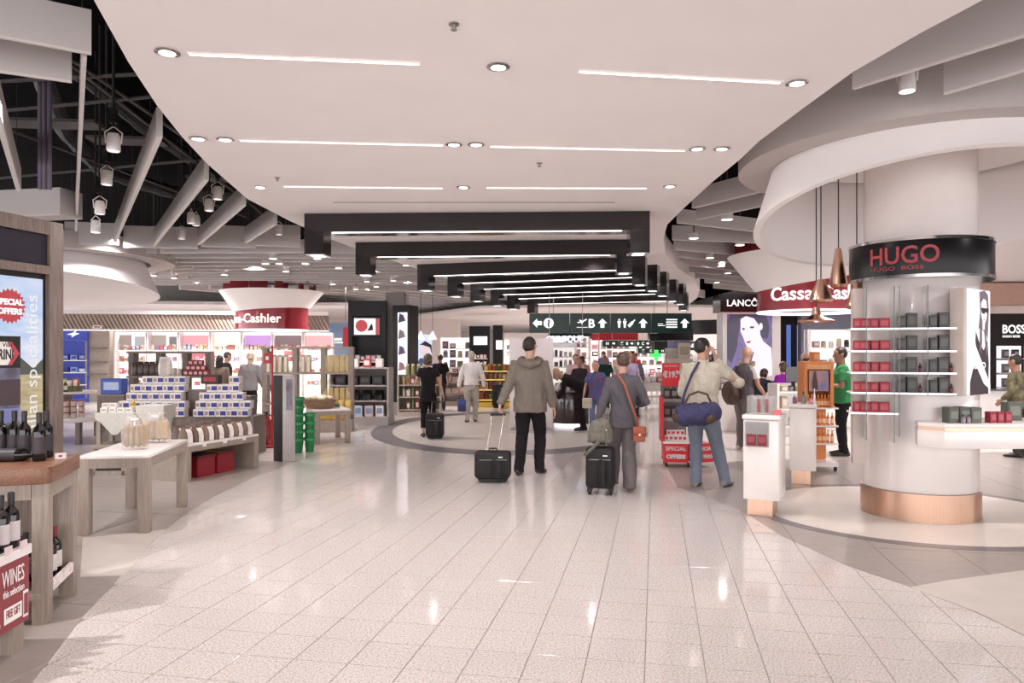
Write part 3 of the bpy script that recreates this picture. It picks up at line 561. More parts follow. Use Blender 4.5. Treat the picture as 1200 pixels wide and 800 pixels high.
# ------------------------------------------------------------------ wine shelf unit with the red board
t = root('wine_stand', 'low wine stand with a red board reading WINES and a white lip', 'display stand', (-2.6, 3.95, 0), -math.pi / 2 + .07)
L = 1.1; ws = t   # local x runs towards the camera, local y = to the right (towards the aisle)
bx('red_board', mat('wine_red_board', '#8e3a40', .5, var=.04), t, (L / 2, -.01, .335), (L, .02, .36)); bx('shelf', white, t, (L / 2, -.2, .53), (L, .4, .03)); bx('shelf_lip', white, t, (L / 2, .0, .535), (L, .03, .05))
for x in (.06, L - .06):
    for y in (-.07, -.35): bx('leg', woodg, t, (x, y, .08), (.1, .1, .16))
bx('back_board', woodd, t, (L / 2, -.39, .33), (L, .02, .36))
fo = lambda x, z: (x, .002, z)
text('WINES', .12, whitetxt, t, fo(.045, .385), (-1, 0, 0), (0, 0, 1), align='RIGHT', ext=.001, sx=.52); text('this selection', .055, whitetxt, t, fo(.045, .33), (-1, 0, 0), (0, 0, 1), align='RIGHT', ext=.001, sx=.62)
poly([(-.075, -.03), (.075, -.03), (.075, .05), (-.075, .05)], whitetxt, t, fo(.145, .225), (-1, 0, 0), (0, 0, 1), 'print'); text('FREE GIFT', .06, mat('wine_red_board'), t, (.145, .0045, .222), (-1, 0, 0), (0, 0, 1), align='CENTER', ext=.001, sx=.46)
poly([(-.022, -.07), (.022, -.07), (.022, .07), (-.022, .07)], whitetxt, t, fo(.035, .25), (-1, 0, 0), (0, 0, 1), 'print'); poly([(-.016, -.055), (.016, -.055), (.016, .055), (-.016, .055)], mat('wine_red_board'), t, (.035, .0045, .25), (-1, 0, 0), (0, 0, 1), 'print')
text('%', .09, whitetxt, t, fo(.25, .19), (-1, 0, 0), (0, 0, 1), align='RIGHT', ext=.001, sx=.5)
for k in range(5): tg = bx('price_tag', mat('pink_tag'), t, (.08 + k * .13, .018, .575), (.055, .008, .04))
for k in range(5):
    good('wine_shelf', mk_bottle(.3, .04, cap='#201820', label='#cfc6c6'), loc(ws, .055 + k * .09, -.06, .5455), math.pi / 2, 'wine bottle with pale label on the red WINES stand, %s from the far end' % ORD[k], 'bottles on the wine stand')
for k in range(4): good('wine_shelf', None, loc(ws, .06 + k * .1, -.15, .5455), math.pi / 2, 'wine bottle in the back row of the red WINES stand, %s from the far end' % ORD[k], 'bottles on the wine stand')
# ------------------------------------------------------------------ white-topped table with the big bread bags
t2 = table('display_table', 'white-topped grey oak table carrying big clear bread bags', (-3.565, 6.99, 0), .15, .58, 1.2, .69, .09, .03, .08)
def big_bag(name, lab, p, w, d, h, c, rz, cat='bag'):
    t = root(name, lab, cat, p, rz, 'clear bread bags on the white table')
    R = []
    for z, k, dd in ((0, .9, .9), (.08, 1, 1), (.5, .95, .92), (.75, .75, .6), (.88, .4, .3), (.95, .5, .3), (1, .62, .2)):
        R.append([(w / 2 * k * math.cos(a) + .02 * z * math.sin(3 * a), d / 2 * dd * math.sin(a), z * h) for a in [2 * math.pi * i / 20 for i in range(20)]])
    MB().rings(R).build('wrapping', mat('cellophane', '#e6ddd8', .12, alpha=.28, coat=.3), t, smooth=True)
    for k in range(4):
        x = (k - 1.5) * w * .2; MB().loft([((x, 0, .02), .01, .01), ((x * 1.05, 0, .05), w * .12, d * .34), ((x, .0, h * .4), w * .13, d * .36), ((x * .9, 0, h * .68), w * .10, d * .25), ((x * .8, 0, h * .72), .01, .01)], (1, 0, 0), 10).build('bread', mat('bread_' + c[1:], c, .7, var=.15, scale=14, bump=.4), t, smooth=True)
    bx('ribbon', tagpaper, t, (0, -d * .16, h * .88), (w * .3, .02, .02)); return t
q = zp(158, 527, .69); big_bag('bread_bag', 'big clear bag of pale brown loaves at the front of the white table', (q.x - .02, q.y + .05, .69), .24, .16, .32, '#b3976b', .2)
q = Vector((-3.56, 7.35, 0)); big_bag('bread_bag', 'clear bag of round biscuits at the far end of the white table', (q.x, q.y, .69), .28, .18, .3, '#c2a47c', .0)
q = Vector((-3.68, 7.12, 0)); big_bag('bread_bag', 'crinkled clear bag between the two bread bags on the white table', (q.x, q.y, .69), .16, .12, .28, '#cdbfb2', .4)
# ------------------------------------------------------------------ low table with the rows of labelled bags, plinth, red crates
t3 = root('display_table', 'low grey oak table with white top carrying rows of labelled bags', 'table', (-4.0, 9.0, 0), 1.21)
L, dp, h = 1.32, .6, .46
bx('tabletop', white, t3, (L / 2, dp / 2, h - .015), (L, dp, .03), .004); bx('end_panel', woodg, t3, (.045, dp / 2, .215), (.09, dp, .43)); bx('end_panel', woodg, t3, (L - .045, dp / 2, .215), (.09, dp, .43)); bx('apron', woodg, t3, (L / 2, .02, .395), (L - .18, .04, .07)); bx('back_panel', woodd, t3, (L / 2, dp - .02, .215), (L - .18, .04, .43))
for k in range(3): bx('price_tag', tagpaper, t3, (.3 + k * .36, -.008, .43), (.06, .012, .05))
brn = ['#7d6658', '#6f5a50', '#8d7263']
for r in range(3):
    for k in range(7):
        p = loc(t3, .1 + k * .18 + (.06 if r == 1 else 0), .1 + r * .17, h + .001)
        good('coffee%d' % ((k + r) % 3), mk_bag(.17, .13, .2 + .05 * r, brn[(k + r) % 3]), p, 1.21 + .0, 'brown food bag with white paper label, %s in the %s row of the low table' % (ORD[k], ['front', 'middle', 'back'][r]), 'labelled bags on the low table')
for k, (x, y) in enumerate(((.45, .3), (.8, .3))):
    p = loc(t3, x, y, 0.0); t = root('plastic_crate', 'red plastic crate under the low table, %s one' % ('left' if k == 0 else 'right'), 'crate', p, 1.21, 'red crates under the low table')
    for sx, sy, cx, cy in ((.3, .015, 0, -.19), (.3, .015, 0, .19), (.015, .38, -.15, 0), (.015, .38, .15, 0)): bx('side', mat('crate_red', '#8a1c27', .4), t, (cx, cy, .14), (sx, sy, .26))
    bx('bottom', red, t, (0, 0, .01), (.3, .38, .02)); bx('rim', cm('#75131d', .4), t, (0, -.2, .25), (.32, .02, .03)); bx('contents', cm(['#3b4a86', '#b7a53c'][k]), t, (0, 0, .15), (.26, .34, .24))
tpq = root('display_plinth', 'low grey oak plinth with black panels behind the white table', 'plinth', (-5.02, 9.5, 0), .05)
bx('top', woodg, tpq, (0, .3, .37), (.86, .62, .04)); 
for x in (-.4, 0, .4): bx('post', woodg, tpq, (x, .02, .175), (.07, .05, .35)); bx('post', woodg, tpq, (x, .58, .175), (.07, .05, .35))
for x in (-.2, .2): bx('black_panel', blackm, tpq, (x, .035, .19), (.32, .02, .28))
bx('rail', woodg, tpq, (0, .02, .03), (.8, .05, .06))
def drape(name, lab, c, w, d, h0, drop, rz, grp='white cloths on the plinth'):
    t = root(name, lab, 'table', (c[0], c[1], h0), rz, grp); b = MB(); n = 40; R = []
    P = []
    for i in range(n):
        a = 2 * math.pi * i / n; x, y = math.cos(a), math.sin(a); m = max(abs(x), abs(y)); P.append((x / m * w / 2, y / m * d / 2))
    R.append([(0.02 * x / w, .02 * y / d, drop) for x, y in P]); R.append([(x, y, drop) for x, y in P])
    for f in (.35, .7, 1): R.append([(x * (1 + .05 * f * math.sin(i * 1.9)), y * (1 + .06 * f * math.cos(i * 1.7)), drop * (1 - f * (.2 + .5 * abs(math.cos(2 * math.pi * i / n * 2)) ** 1.5))) for i, (x, y) in enumerate(P)])
    b.rings(R[::-1], cap=False).build('cloth', mat('linen', '#cfcbc2', .8, var=.05, scale=40, bump=.2), t, smooth=True)
    bx('tabletop', woodg, t, (0, 0, drop - .03), (w * .95, d * .95, .04)); 
    for sx in (-1, 1):
        for sy in (-1, 1): bx('leg', woodg, t, (sx * w * .42, sy * d * .42, (drop - .05) / 2), (.05, .05, drop - .05))
    return t
dr1 = drape('draped_table', 'small table under a white cloth, carrying little white boxes', (-5.2, 9.78), .5, .4, .391, .41, .05); dr2 = drape('draped_table', 'small table under a white cloth, the right and higher one', (-4.78, 9.86), .36, .4, .391, .5, .05)
for k in range(4): good('smallwhite', mk_box(.09, .07, .06 + .0, '#ece4df', '#b5a9a4'), (-5.38 + k * .11, 9.7, .803), .05, 'little white box on the cloth-covered table, %s from the left' % ORD[k], 'little boxes on the cloth')
for k in range(2): good('smallwhite', None, (-5.37 + k * .1, 9.72, .865), .05, 'little white box stacked on the lower ones on the cloth, %s one' % ['left', 'right'][k], 'little boxes on the cloth')
good('oil', mk_bottle(.17, .03, '#a58a2c', '#d6b02e', '#d9c37a', ('oil_bottle', 'bottle')), (-5.05, 9.8, .803), 0, 'small yellow oil bottle on the cloth-covered table', None)
# ------------------------------------------------------------------ stepped stack of blue and white cartons
st = root('stack_plinth', 'dark plinth carrying the stepped blue and white cartons', 'plinth', (-5.0, 11.3, 0), .02)
bx('body', woodd, st, (-.05, .35, .3), (2.1, .6, .6)); bx('upper_step', woodd, st, (-.4, .5, .8), (1.1, .3, .4)); bx('upper_step', woodd, st, (.55, .5, .75), (.6, .3, .3))
def mk_carton(t, nm=('carton', 'box')):
    bx('body', cm('#e4dbd8'), t, (0, 0, .06), (.165, .17, .12), .004, seg=1); bx('blue_print', cm('#353c86'), t, (.033, -.0858, .058), (.085, .002, .065)); bx('picture', cm('#a08a80'), t, (-.05, -.0858, .058), (.045, .002, .055))
cnt = 0
for side, tiers in (('left', [(-1.07, 0, 6, .6), (-1.07, .02, 6, .725), (-1.0, .12, 5, .85), (-.98, .2, 5, .975), (-.85, .32, 4, 1.1)]), ('right', [(.08, 0, 5, .6), (.1, .04, 5, .725), (.12, .13, 4, .85), (.2, .22, 3, .975), (.5, .35, 1, 1.1)])):
    for r, (x0, y0, n, z) in enumerate(tiers):
        for k in range(n):
            good('carton', mk_carton, loc(st, x0 + k * .17 + .085, y0 + .1, z), .02 + rr.uniform(-.02, .02), 'blue and white carton, %s in tier %d of the %s stepped stack' % (ORD[k], r + 1, side), 'cartons in the stepped stack')
bx('support', woodd, st, (-.6, .42, 1.0), (.7, .12, .2))
# goods shelf behind the stack
sh = root('goods_shelf', 'grey oak goods shelf with brown bags and red tins behind the carton stack', 'shelf', at(200, 500, 13.6).xy.to_3d(), .03)
bx('top_board', woodd, sh, (0, 0, 1.6), (1.45, .35, .04)); bx('middle_board', woodd, sh, (0, 0, 1.15), (1.45, .35, .04)); bx('lower_board', woodd, sh, (0, 0, .6), (1.45, .35, .04))
for x in (-.7, -.2, .28, .7): bx('post', woodd, sh, (x, .05, .8), (.1, .2, 1.6))
for k in range(5): good('bagbrown', mk_bag(.11, .09, .26, '#5d4c45', None), loc(sh, -.6 + k * .105 - (.0), -.1, 1.171), .0, 'dark brown bag on the goods shelf behind the cartons, %s from the left' % ORD[k], 'brown bags on the goods shelf')
for r in range(3):
    for k in range(5 - r): good('redtin', mk_box(.085, .08, .095, '#8f1f2a', '#d9b7ae', name=('red_tin', 'tin')), loc(sh, .33 + k * .09 + r * .045, -.1, 1.171 + r * .0965), 0, 'red tin, %s in layer %d of the pyramid on the goods shelf' % (ORD[k], r + 1), 'red tins in a pyramid')
for k in range(4): good('jarw', mk_jar(.13, .05, '#d8cfc6', '#c9c2c0'), loc(sh, -.1 + k * .1, -.1, 1.171), 0, 'pale jar in the middle of the goods shelf, %s from the left' % ORD[k], 'pale jars on the goods shelf')
good('whitesack', mk_bag(.2, .14, .3, '#e9e0dc', '#c9b7b2'), (-5.55, 11.75, 1.225), 0, 'white sack standing on the top tier of the carton stack', None)
good('blackpack', mk_box(.28, .14, .14, '#2a2426', '#a8303a'), (-4.76, 11.62, 1.101), 0, 'black pack with red lid on the right carton stack', None)
# ------------------------------------------------------------------ round two-tier table with jars and baskets
t = root('tiered_table', 'round two-tier white and grey table with jars and baskets at the left', 'table', (-8.1, 13.3, 0))
MB().lathe([(0, .39), (.93, .39), (.95, .42), (.95, .47), (0, .47)], n=40, cap=False).build('lower_top', white, t); MB().lathe([(0, .86), (.5, .86), (.52, .9), (0, .9)], n=32, cap=False).build('upper_top', white, t)
MB().cyl((0, 0, .47), (0, 0, .86), .12, n=20).build('pillar', woodd, t)
for k in range(6): a = k * math.pi / 3 + .3; bx('leg', woodd, t, (.75 * math.cos(a), .75 * math.sin(a), .195), (.08, .08, .39))
rt = t
for r in range(3):
    for k in range(7): a = -1.75 + k * .15; good('jarred', mk_jar(.1, .048, '#c9b5a8', '#9a3038'), (rt.location.x + .78 * math.cos(a) + .1, rt.location.y + .78 * math.sin(a) + .05, .472 + r * .101), 0, 'red-lidded pale jar, %s in layer %d on the lower round shelf' % (ORD[k], r + 1), 'red-lidded jars on the round table')
for k in range(6): a = -1.5 + k * .22; good('jargreen', mk_jar(.1, .045, '#6a6a44', '#4a5534'), (rt.location.x + .38 * math.cos(a), rt.location.y + .38 * math.sin(a), .902), 0, 'green olive jar on the upper round shelf, %s from the left' % ORD[k], 'olive jars on the upper round shelf')
def basket(lab, p, r, h, fill, n, grp=None):
    t = root('wicker_basket', lab, 'basket', p, 0, grp); prof = [(r * .75, .0)]
    for i in range(7): prof += [(r * (.78 + .22 * i / 6) * (1.03 if i % 2 else .99), h * (i + .5) / 7)]
    prof += [(r * 1.06, h), (r * .95, h), (r * .9, h * .6), (0, h * .6)]
    MB().lathe(prof, n=24, cap=False).build('wickerwork', mat('wicker', '#9a7a5c', .7, var=.2, scale=60, bump=.5), t)
    for k in range(n):
        a = k * 2.4; q = r * .75 * math.sqrt((k + .5) / n); z = h * .95 + .05 * (1 - q / r); MB().ball((q * math.cos(a), q * math.sin(a), z), (r * .22, r * .15, r * .13), 8, 5).build('packet', cm(fill[k % len(fill)], .5), t, smooth=True)
    return t
basket('round wicker basket of packets on the lower round table', (rt.location.x + .1, rt.location.y - .62, .471), .22, .14, ['#b9aaa0', '#8c7d60', '#d6cbc4'], 9)
for k in range(5): good('bottle_small', mk_bottle(.22, .03, '#4a4a2a', '#c9b46a', '#d6cdb8', ('oil_bottle', 'bottle')), (rt.location.x - .12 + k * .09, rt.location.y - .3 - .02 * k, 1.0 if False else .902), 0, 'olive green oil bottle on the upper round shelf, %s from the left' % ORD[k], 'oil bottles on the upper round shelf')
# ------------------------------------------------------------------ black totem, red sign post, green baskets, table with the pasta basket
tq = zp(331, 541); t = root('info_totem', 'black and silver floor totem at the edge of the food shop', 'totem', (tq.x, tq.y, 0), .0)
MB().prism([(-.165, .1), (0, 0), (0, .05), (-.15, .16)], 0, 1.26).build('body', blackm, t, .003); MB().prism([(0.002, 0), (.15, .1), (.14, .16), (0.002, .05)], 0, 1.26).build('side_panel', mat('silver_panel', '#b6adab', .35), t, .003)
poly([(0.05, .75), (.14, .75), (.14, 1.2), (0.05, 1.2)], mat('totem_print', '#5a5560', .4, scale=8, col2='#8d8a95'), t, (0.002, 0, 0), (.15, .1, 0), (0, 0, 1), 'printed_panel', .004)
rp = at(319, 500, 12.4); t = root('sign_post', 'thin red sign post with a small red board behind the black totem', 'sign post', (rp.x, rp.y, 0)); MB().cyl((0, 0, 0), (0, 0, 1.72), .018, n=12).build('post', red, t); MB().lathe([(0, 0), (.14, 0), (.14, .02), (.02, .03)], n=20, cap=False).build('base', red, t); bx('board', red, t, (-.08, 0, 1.5), (.12, .03, .18)); bx('print', whitetxt, t, (-.08, -.017, 1.5), (.05, .004, .06))
ex_ = at(311, 510, 12.6); t = root('fire_extinguisher', 'red fire extinguisher standing beside the black totem', 'extinguisher', (ex_.x, ex_.y, 0)); MB().lathe([(0, 0), (.09, 0), (.1, .03), (.1, .42), (.06, .5), (.03, .52), (0, .52)], n=18, cap=False).build('cylinder', redg, t, smooth=True); bx('label', whitetxt, t, (0, -.1, .25), (.09, .012, .16)); bx('valve', blackm, t, (0, 0, .55), (.05, .09, .06)); MB().tube([(0.03, 0, .55), (.12, 0, .5), (.13, 0, .3)], .012).build('hose', blackm, t)
gb = mat('basket_green', '#1e7a45', .4, var=.1)
def mk_gb(s):
  def f(t, nm=('shopping_basket', 'basket')):
    MB().lathe([(r * s, z) for r, z in [(.12, 0), (.155, .2), (.17, .2), (.17, .235), (.15, .235), (.115, .02), (0, .02), (0, 0)]], n=20, cap=False).build('bucket', gb, t, smooth=True); MB().lathe([(r * s, z) for r, z in [(.168, .19), (.18, .19), (.18, .22), (.168, .22)]], n=20, cap=False, closed=True).build('rim', mat('basket_rim', '#2f9a5c', .35), t)
  return f
for nm_, px, py, n, Y in (('taller', 347.5, 530, 6, 11.7), ('shorter', 363, 528, 4, 11.8)):
    q = at(px, py, Y)
    for k in range(n): good('gbasket' if nm_ == 'taller' else 'gbasket2', mk_gb(.72 if nm_ == 'taller' else .52), (q.x, q.y, .0005 + k * .13), k * .3, 'green shopping basket, %s from the bottom of the %s stack' % (ORD[k], nm_), 'stacked green baskets')
pt = table('display_table', 'white-topped grey oak table with the pasta basket beside the green baskets', (-3.34, 13.3, 0), .42, .62, 1.0, .6, .09, .03, .07)
basket('large wicker basket heaped with pasta packets on the oak table', loc(pt, -.16, -.1, .6), .3, .17, ['#ddd0b8', '#cbb894', '#efe6d8', '#b9a27c'], 16)
for k in range(4): good('greenpack', mk_box(.08, .08, .06, '#4d6a4a'), loc(pt, .1 + .09 * (k % 2), .1 + .1 * (k // 2), .601), .3, 'small green pack on the pasta table, %s of the four' % ORD[k], 'green packs on the pasta table')
# bread rack
br = root('bread_rack', 'grey oak bread rack full of bagged bread and grissini', 'rack', (at(372, 500, 15.2).x, 15.2, 0), .12)
for x in (-1.05, -.45, .12, .68): bx('post', woodg, br, (x, .1, .86), (.1, .3, 1.72))
for z in (1.7, 1.17, .55): bx('board', woodg, br, (-.18, .1, z), (1.8, .4, .04))
bx('base_crate', woodg, br, (.3, -.25, .12), (.9, .6, .24)); bx('slanted_board', woodg, br, (.3, -.2, .35), (.86, .3, .03))
for r, (z, y, c, h, n, x0) in enumerate(((1.191, 0, '#c9b190', .36, 8, -.98), (1.191, 0, '#d8c08e', .36, 5, .16), (.571, -.02, '#d6bb86', .3, 5, .16), (.37, -.28, '#d9b866', .26, 6, -.05), (.24, -.46, '#c9a24e', .24, 6, -.05))):
    for k in range(n):
        x = x0 + k * (.115 if r != 3 else .14)
        if abs(x + .45) < .09: continue
        good('bread%d' % r, mk_bag(.11 if r < 3 else .13, .09, h, c, '#efe6da' if r in (0,) else None), loc(br, x, y, z), .12, '%s bag on the bread rack, %s in row %d' % (['pale pasta', 'long grissini', 'bread roll', 'yellow pasta', 'golden bread'][r], ORD[k], r + 1), 'bags on the bread rack')

q = at(134, 468, 12.3); good('bluedisp', mk_box(.36, .2, .26, '#4a62b8', '#c4d2f2', name=('display_box', 'box')), (q.x, 12.3, .9025), .0, 'blue and pale blue display box behind the draped tables', None)
t = root('display_stand', 'dark narrow stand under the blue display box', 'stand', (q.x, 12.3, 0)); bx('body', woodd, t, (0, 0, .44), (.44, .24, .88)); bx('top', woodg, t, (0, 0, .89), (.48, .28, .02))
q = at(171, 450, 12.0)
for k, (dx, c) in enumerate(((-.62, '#c43a40'), (-.5, '#8a9a4a'), (-.4, '#e0c9b0'), (-.28, '#b85a3a'))):
    good('gourmet%d' % k, mk_bag(.12, .1, .2 + .03 * (k % 2), c, '#efe6da', name=('gift_bag', 'bag')), (rt.location.x + dx + .55, rt.location.y - .12, .902), .1 * k, '%s gift bag on the upper tier of the round table' % ['red', 'green', 'cream', 'rust'][k], None)
# ------------------------------------------------------------------ perfume column with shelves, drum sign and counter
CC = (4.05, 7.3, 0); t = root('perfume_column', 'round white perfume column with copper foot, black drum sign and lit shelves', 'column', CC, -.3); pc = t
MB().lathe([(0, 0.002), (.53, 0.002), (.53, .265), (0, .265)], n=64, cap=False).build('foot', copper, t, smooth=True)
MB().lathe([(0, .265), (.505, .265), (.51, .27), (.51, 2.28), (.5, 2.3), (.5, 3.55), (0, 3.55)], n=64, cap=False).build('shaft', mat('column_white', '#e4dbd8', .25, var=.015, coat=.3), t, smooth=True)
dr = MB().lathe([(.5, 2.3), (.63, 2.3), (.635, 2.32), (.635, 2.62), (.63, 2.64), (.5, 2.64)], n=64, cap=False).build('sign_drum', mat('drum_black', '#141012', .28, spec=.25), t, smooth=True)
for z in (2.285, 2.63): MB().lathe([(.48, z), (.645, z), (.645, z + .028), (.48, z + .028)], n=64, cap=False, closed=True).build('chrome_rim', chrome, dr, smooth=True)
va = math.atan2(-7.3, -4.05)
hred = mat('drum_red', '#a8333c', .4)
text('HUGO', .225, hred, dr, (0, 0, 2.42), bend=(.637, va - math.radians(41) + .3), bold=.003, ext=.004, sx=.93)
text('HUGO  BOSS', .05, hred, dr, (0, 0, 2.36), bend=(.637, va - math.radians(40) + .3), ext=.004, sx=1.65)
sx_ = lambda px: -.72 + (px - 998) * .00702
fin_m = mat('fin_greige', '#bfb2ab', .4, var=.02)
bx('side_fin', fin_m, t, (-.615, -.425, 1.36), (.11, .15, 1.68), .004)
LV = [1.806, 1.60, 1.40, 1.214, 1.027]
for k, z in enumerate(LV):
    x0, x1 = -.72, (.15 if k < 4 else sx_(1055)); s = bx('shelf', glass if False else white, t, ((x0 + x1) / 2, -.585, z), (x1 - x0, .27, .014)); bx('lit_edge', em('shelf_edge', '#fdf4fa', 1.3), s, ((x0 + x1) / 2, -.722, z), (x1 - x0, .006, .016))
for px, z0 in ((1017, .78), (1050, .76), (1056, .82), (1089, 1.2)): MB().box((sx_(px), -.6, (2.2 + z0) / 2), (.008, .25, 2.2 - z0)).build('glass_divider', glass, t); bx('glass_edge', mat('glass_edge', '#5c6664', .2), t, (sx_(px), -.7265, (2.2 + z0) / 2), (.007, .004, 2.2 - z0))
# counter: polygon in room axes, given relative to the column
c, s = math.cos(.3), math.sin(.3); W2 = lambda X, Y: ((X - 4.05) * c - (Y - 7.3) * s, (X - 4.05) * s + (Y - 7.3) * c)
cp = [(3.68, 6.66), (3.80, 6.45), (6.2, 6.45), (6.2, 7.15), (3.9, 7.15)]
MB().prism([W2(*p) for p in cp], .74, .895).build('counter_body', white, t, .004); MB().prism([W2(p[0] + (.01 if p[0] < 5 else 0), p[1] + (.01 if p[1] < 7 else 0)) for p in cp], .895, .925).build('copper_inlay', copper, t); ct_ = MB().prism([W2(*p) for p in cp], .925, .955).build('countertop', white, t, .004)
bx('counter_leg', white, t, W2(5.9, 6.85) + (.37,), (.3, .3, .74))
bx('counter_joint', mat('joint_grey', '#b9b0ad', .5), t, W2(4.66, 6.4495) + (.822,), (.004, .004, .16), 0, .3)
def pack(key, w, d, h, c, band, px, z, lab, grp, dy=-.6):
    x = sx_(px); p = loc(pc, x, dy, z); good(key, mk_box(w, d, h, c, band, name=('perfume_box', 'box')), p, -.3 + rr.uniform(-.12, .12), lab, grp)
for k, z in enumerate(LV):
    for j, px in enumerate((1008, 1016.5, 1028.5, 1040)):
        pack('redbox%d' % (j % 2), .072 if j % 2 == 0 else .088, .07, .095, '#9c2434', '#b8505c', px, z + .0075, 'red perfume box on column shelf %d from the top, %s from the left' % (k + 1, ORD[j]), 'red perfume boxes on the column shelves', -.62 - .02 * (j % 2))
    if k == 4: continue
    for j, (px, w, h) in enumerate(((1062, .065, .115), (1073.5, .085, .14), (1098.5, .065, .115), (1110.5, .085, .14))):
        pack('darkbox%d' % (j % 2), w, .06, h, '#4a4a48', '#63625f', px, z + .0075, 'dark grey perfume box on column shelf %d from the top, %s from the left' % (k + 1, ORD[j]), 'dark perfume boxes on the column shelves')
    if k > 1:
        for j, px in enumerate((1082.5, 1118.5)): good('minibottle', mk_bottle(.085, .014, '#2a2426', '#1d191b', '#7d2b34', ('perfume_bottle', 'bottle')), loc(pc, sx_(px), -.64, z + .0075), 0, 'tiny dark perfume bottle on shelf %d, beside the %s pair of dark boxes' % (k + 1, ['left', 'right'][j]), 'tiny bottles on the column shelves')
for k, (px, w, h, cc) in enumerate(((1114, .1, .14, '#55574f'), (1127, .1, .145, '#4f524b'), (1140, .1, .14, '#585b52'), (1185, .14, .17, '#55584f'))):
    q = at(px, 488, 6.62 if k < 3 else 6.9); good('counterdark%d' % k, mk_box(w, .1, h, cc, '#7b7d75', name=('perfume_box', 'box')), (q.x, q.y, .956), .1, 'dark green perfume box on the white counter, %s from the left' % ORD[k], 'dark green boxes on the counter')
for k, px in enumerate((1161, 1170, 1179)):
    q = at(px, 490, 6.62); good('counterred', mk_box(.065, .07, .1, '#8f2030', '#b05560', name=('perfume_box', 'box')), (q.x, q.y, .956), .1, 'red perfume box on the white counter, %s of three from the left' % ORD[k], 'red boxes on the counter')
for k, px in enumerate((1129, 1135)):
    q = at(px, 490, 6.55); good('clearflacon', mk_bottle(.08, .018, '#8a7f86', '#2a2426', None, ('perfume_bottle', 'bottle'), False), (q.x, q.y, .956), 0, 'small clear tester bottle before the dark green boxes on the counter, the %s one' % ['left', 'right'][k], 'tester bottles on the counter')
# poster light box on the right of the column
P1, P2 = Vector((4.06 + .04, 6.62, 0)), Vector((4.545, 6.98, 0)); d = (P2 - P1); Wd = d.length
t = root('poster_lightbox', 'lit poster of a woman with long dark hair and sunglasses beside the column shelves', 'light box', P1, math.atan2(d.y, d.x))
z0, z1 = 1.585 - 50 * 6.62 / F, 1.585 + 76 * 6.62 / F; Hh = z1 - z0
bx('case', fin_m, t, (Wd / 2 - .03, .06, (z0 + z1) / 2), (Wd + .06, .115, Hh + .01), .004)
pw = em('poster_white', '#f8f4fa', .9); pd = mat('poster_dark', '#2a2028', .3, emit=.2); ph = mat('poster_hair', '#56414c', .3, emit=.45, scale=30, col2='#a592a0', stretch=(6, 6, .6)); ps = em('poster_skin', '#f3e8ee', 1.0)
po = (0, -.0005, z0); R1, U1 = (1, 0, 0), (0, 0, 1)
poly([(0, 0), (Wd, 0), (Wd, Hh), (0, Hh)], pw, t, po, R1, U1, 'poster')
k_ = lambda *pp: [(x * Wd, y * Hh) for x, y in pp]
poly(k_((.52, .98), (.75, 1.0), (.9, .96), (.94, .8), (.9, .6), (.86, .45), (.8, .40), (.62, .38), (.5, .44), (.48, .6), (.56, .8)), ph, t, po, R1, U1, 'poster_hair', .0015)
poly(k_((.6, .88), (.7, .92), (.82, .9), (.86, .8), (.82, .72), (.76, .69), (.74, .62), (.66, .62), (.66, .7), (.6, .76)), ps, t, po, R1, U1, 'poster_face', .003)
poly(k_((.16, .58), (.34, .64), (.62, .62), (.74, .60), (.84, .55), (.9, .42), (.9, .2), (.8, .05), (.5, .3), (.3, .4), (.2, .45)), ps, t, po, R1, U1, 'poster_body', .0025)
poly(k_((.36, .6), (.5, .5), (.7, .42), (.86, .52), (.92, .3), (.9, .0), (.12, .0), (.12, .12), (.3, .3)), pd, t, po, R1, U1, 'poster_dress', .004)
poly(k_((.12, .6), (.26, .62), (.36, .45), (.42, .25), (.7, .1), (.98, .04), (.98, .09), (.62, .22), (.46, .32), (.34, .3), (.2, .3)), ps, t, po, R1, U1, 'poster_arm', .0055)
poly(k_((.58, .83), (.9, .83), (.88, .78), (.76, .79), (.72, .77), (.62, .78)), pd, t, po, R1, U1, 'poster_glasses', .0045)
poly(k_((.68, .725), (.76, .725), (.74, .715), (.7, .715)), cm('#9a4450'), t, po, R1, U1, 'poster_lips', .0045)
poly(k_((.7, .62), (.76, .62), (.84, .45), (.82, .35), (.78, .4)), ph, t, po, R1, U1, 'poster_hair', .0065); poly(k_((.52, .65), (.6, .68), (.62, .5), (.56, .38), (.5, .42)), ph, t, po, R1, U1, 'poster_hair', .0065)
text('HUGO', .085, em('poster_text', '#ffffff', 1.2), t, (.06, -.0085, z0 + .24), R1, U1, sx=1.5, ext=.001)
# pendant lamps
def pendant(px, py0, py1, Y, prof, lab, wires=1):
    a, b = at(px, py0, Y), at(px, py1, Y); h = a.z - b.z; t = root('pendant_lamp', lab, 'lamp', (b.x, Y, b.z), 0, 'copper pendant lamps')
    MB().lathe([(r, z * h) for r, z in prof] + [(prof[-1][0] * .6 if prof[-1][0] > .01 else 0, prof[-1][1] * h)], n=28, cap=False).build('shade', copperp, t, smooth=True)
    MB().cyl((0, 0, h * .98), (0, 0, 3.53 - b.z), .006, n=8).build('cord', blackm, t); MB().cyl((0, 0, 3.5 - b.z), (0, 0, 3.55 - b.z), .03, n=12).build('ceiling_cup', blackm, t)
    MB().ball((0, 0, h * .15), .03, 10, 6).build('bulb', ledsoft, t)
pendant(982.5, 290, 337, 8.0, [(.07, 0), (.095, .08), (.09, .15), (.032, .97), (0, 1)], 'tall narrow copper pendant lamp, the upper one left of the black drum sign')
pendant(962, 327, 354, 8.0, [(.1, 0), (.125, .1), (.11, .3), (.05, .9), (.03, 1), (0, 1)], 'bell-shaped copper pendant lamp, hanging in front of the red cashier sign')
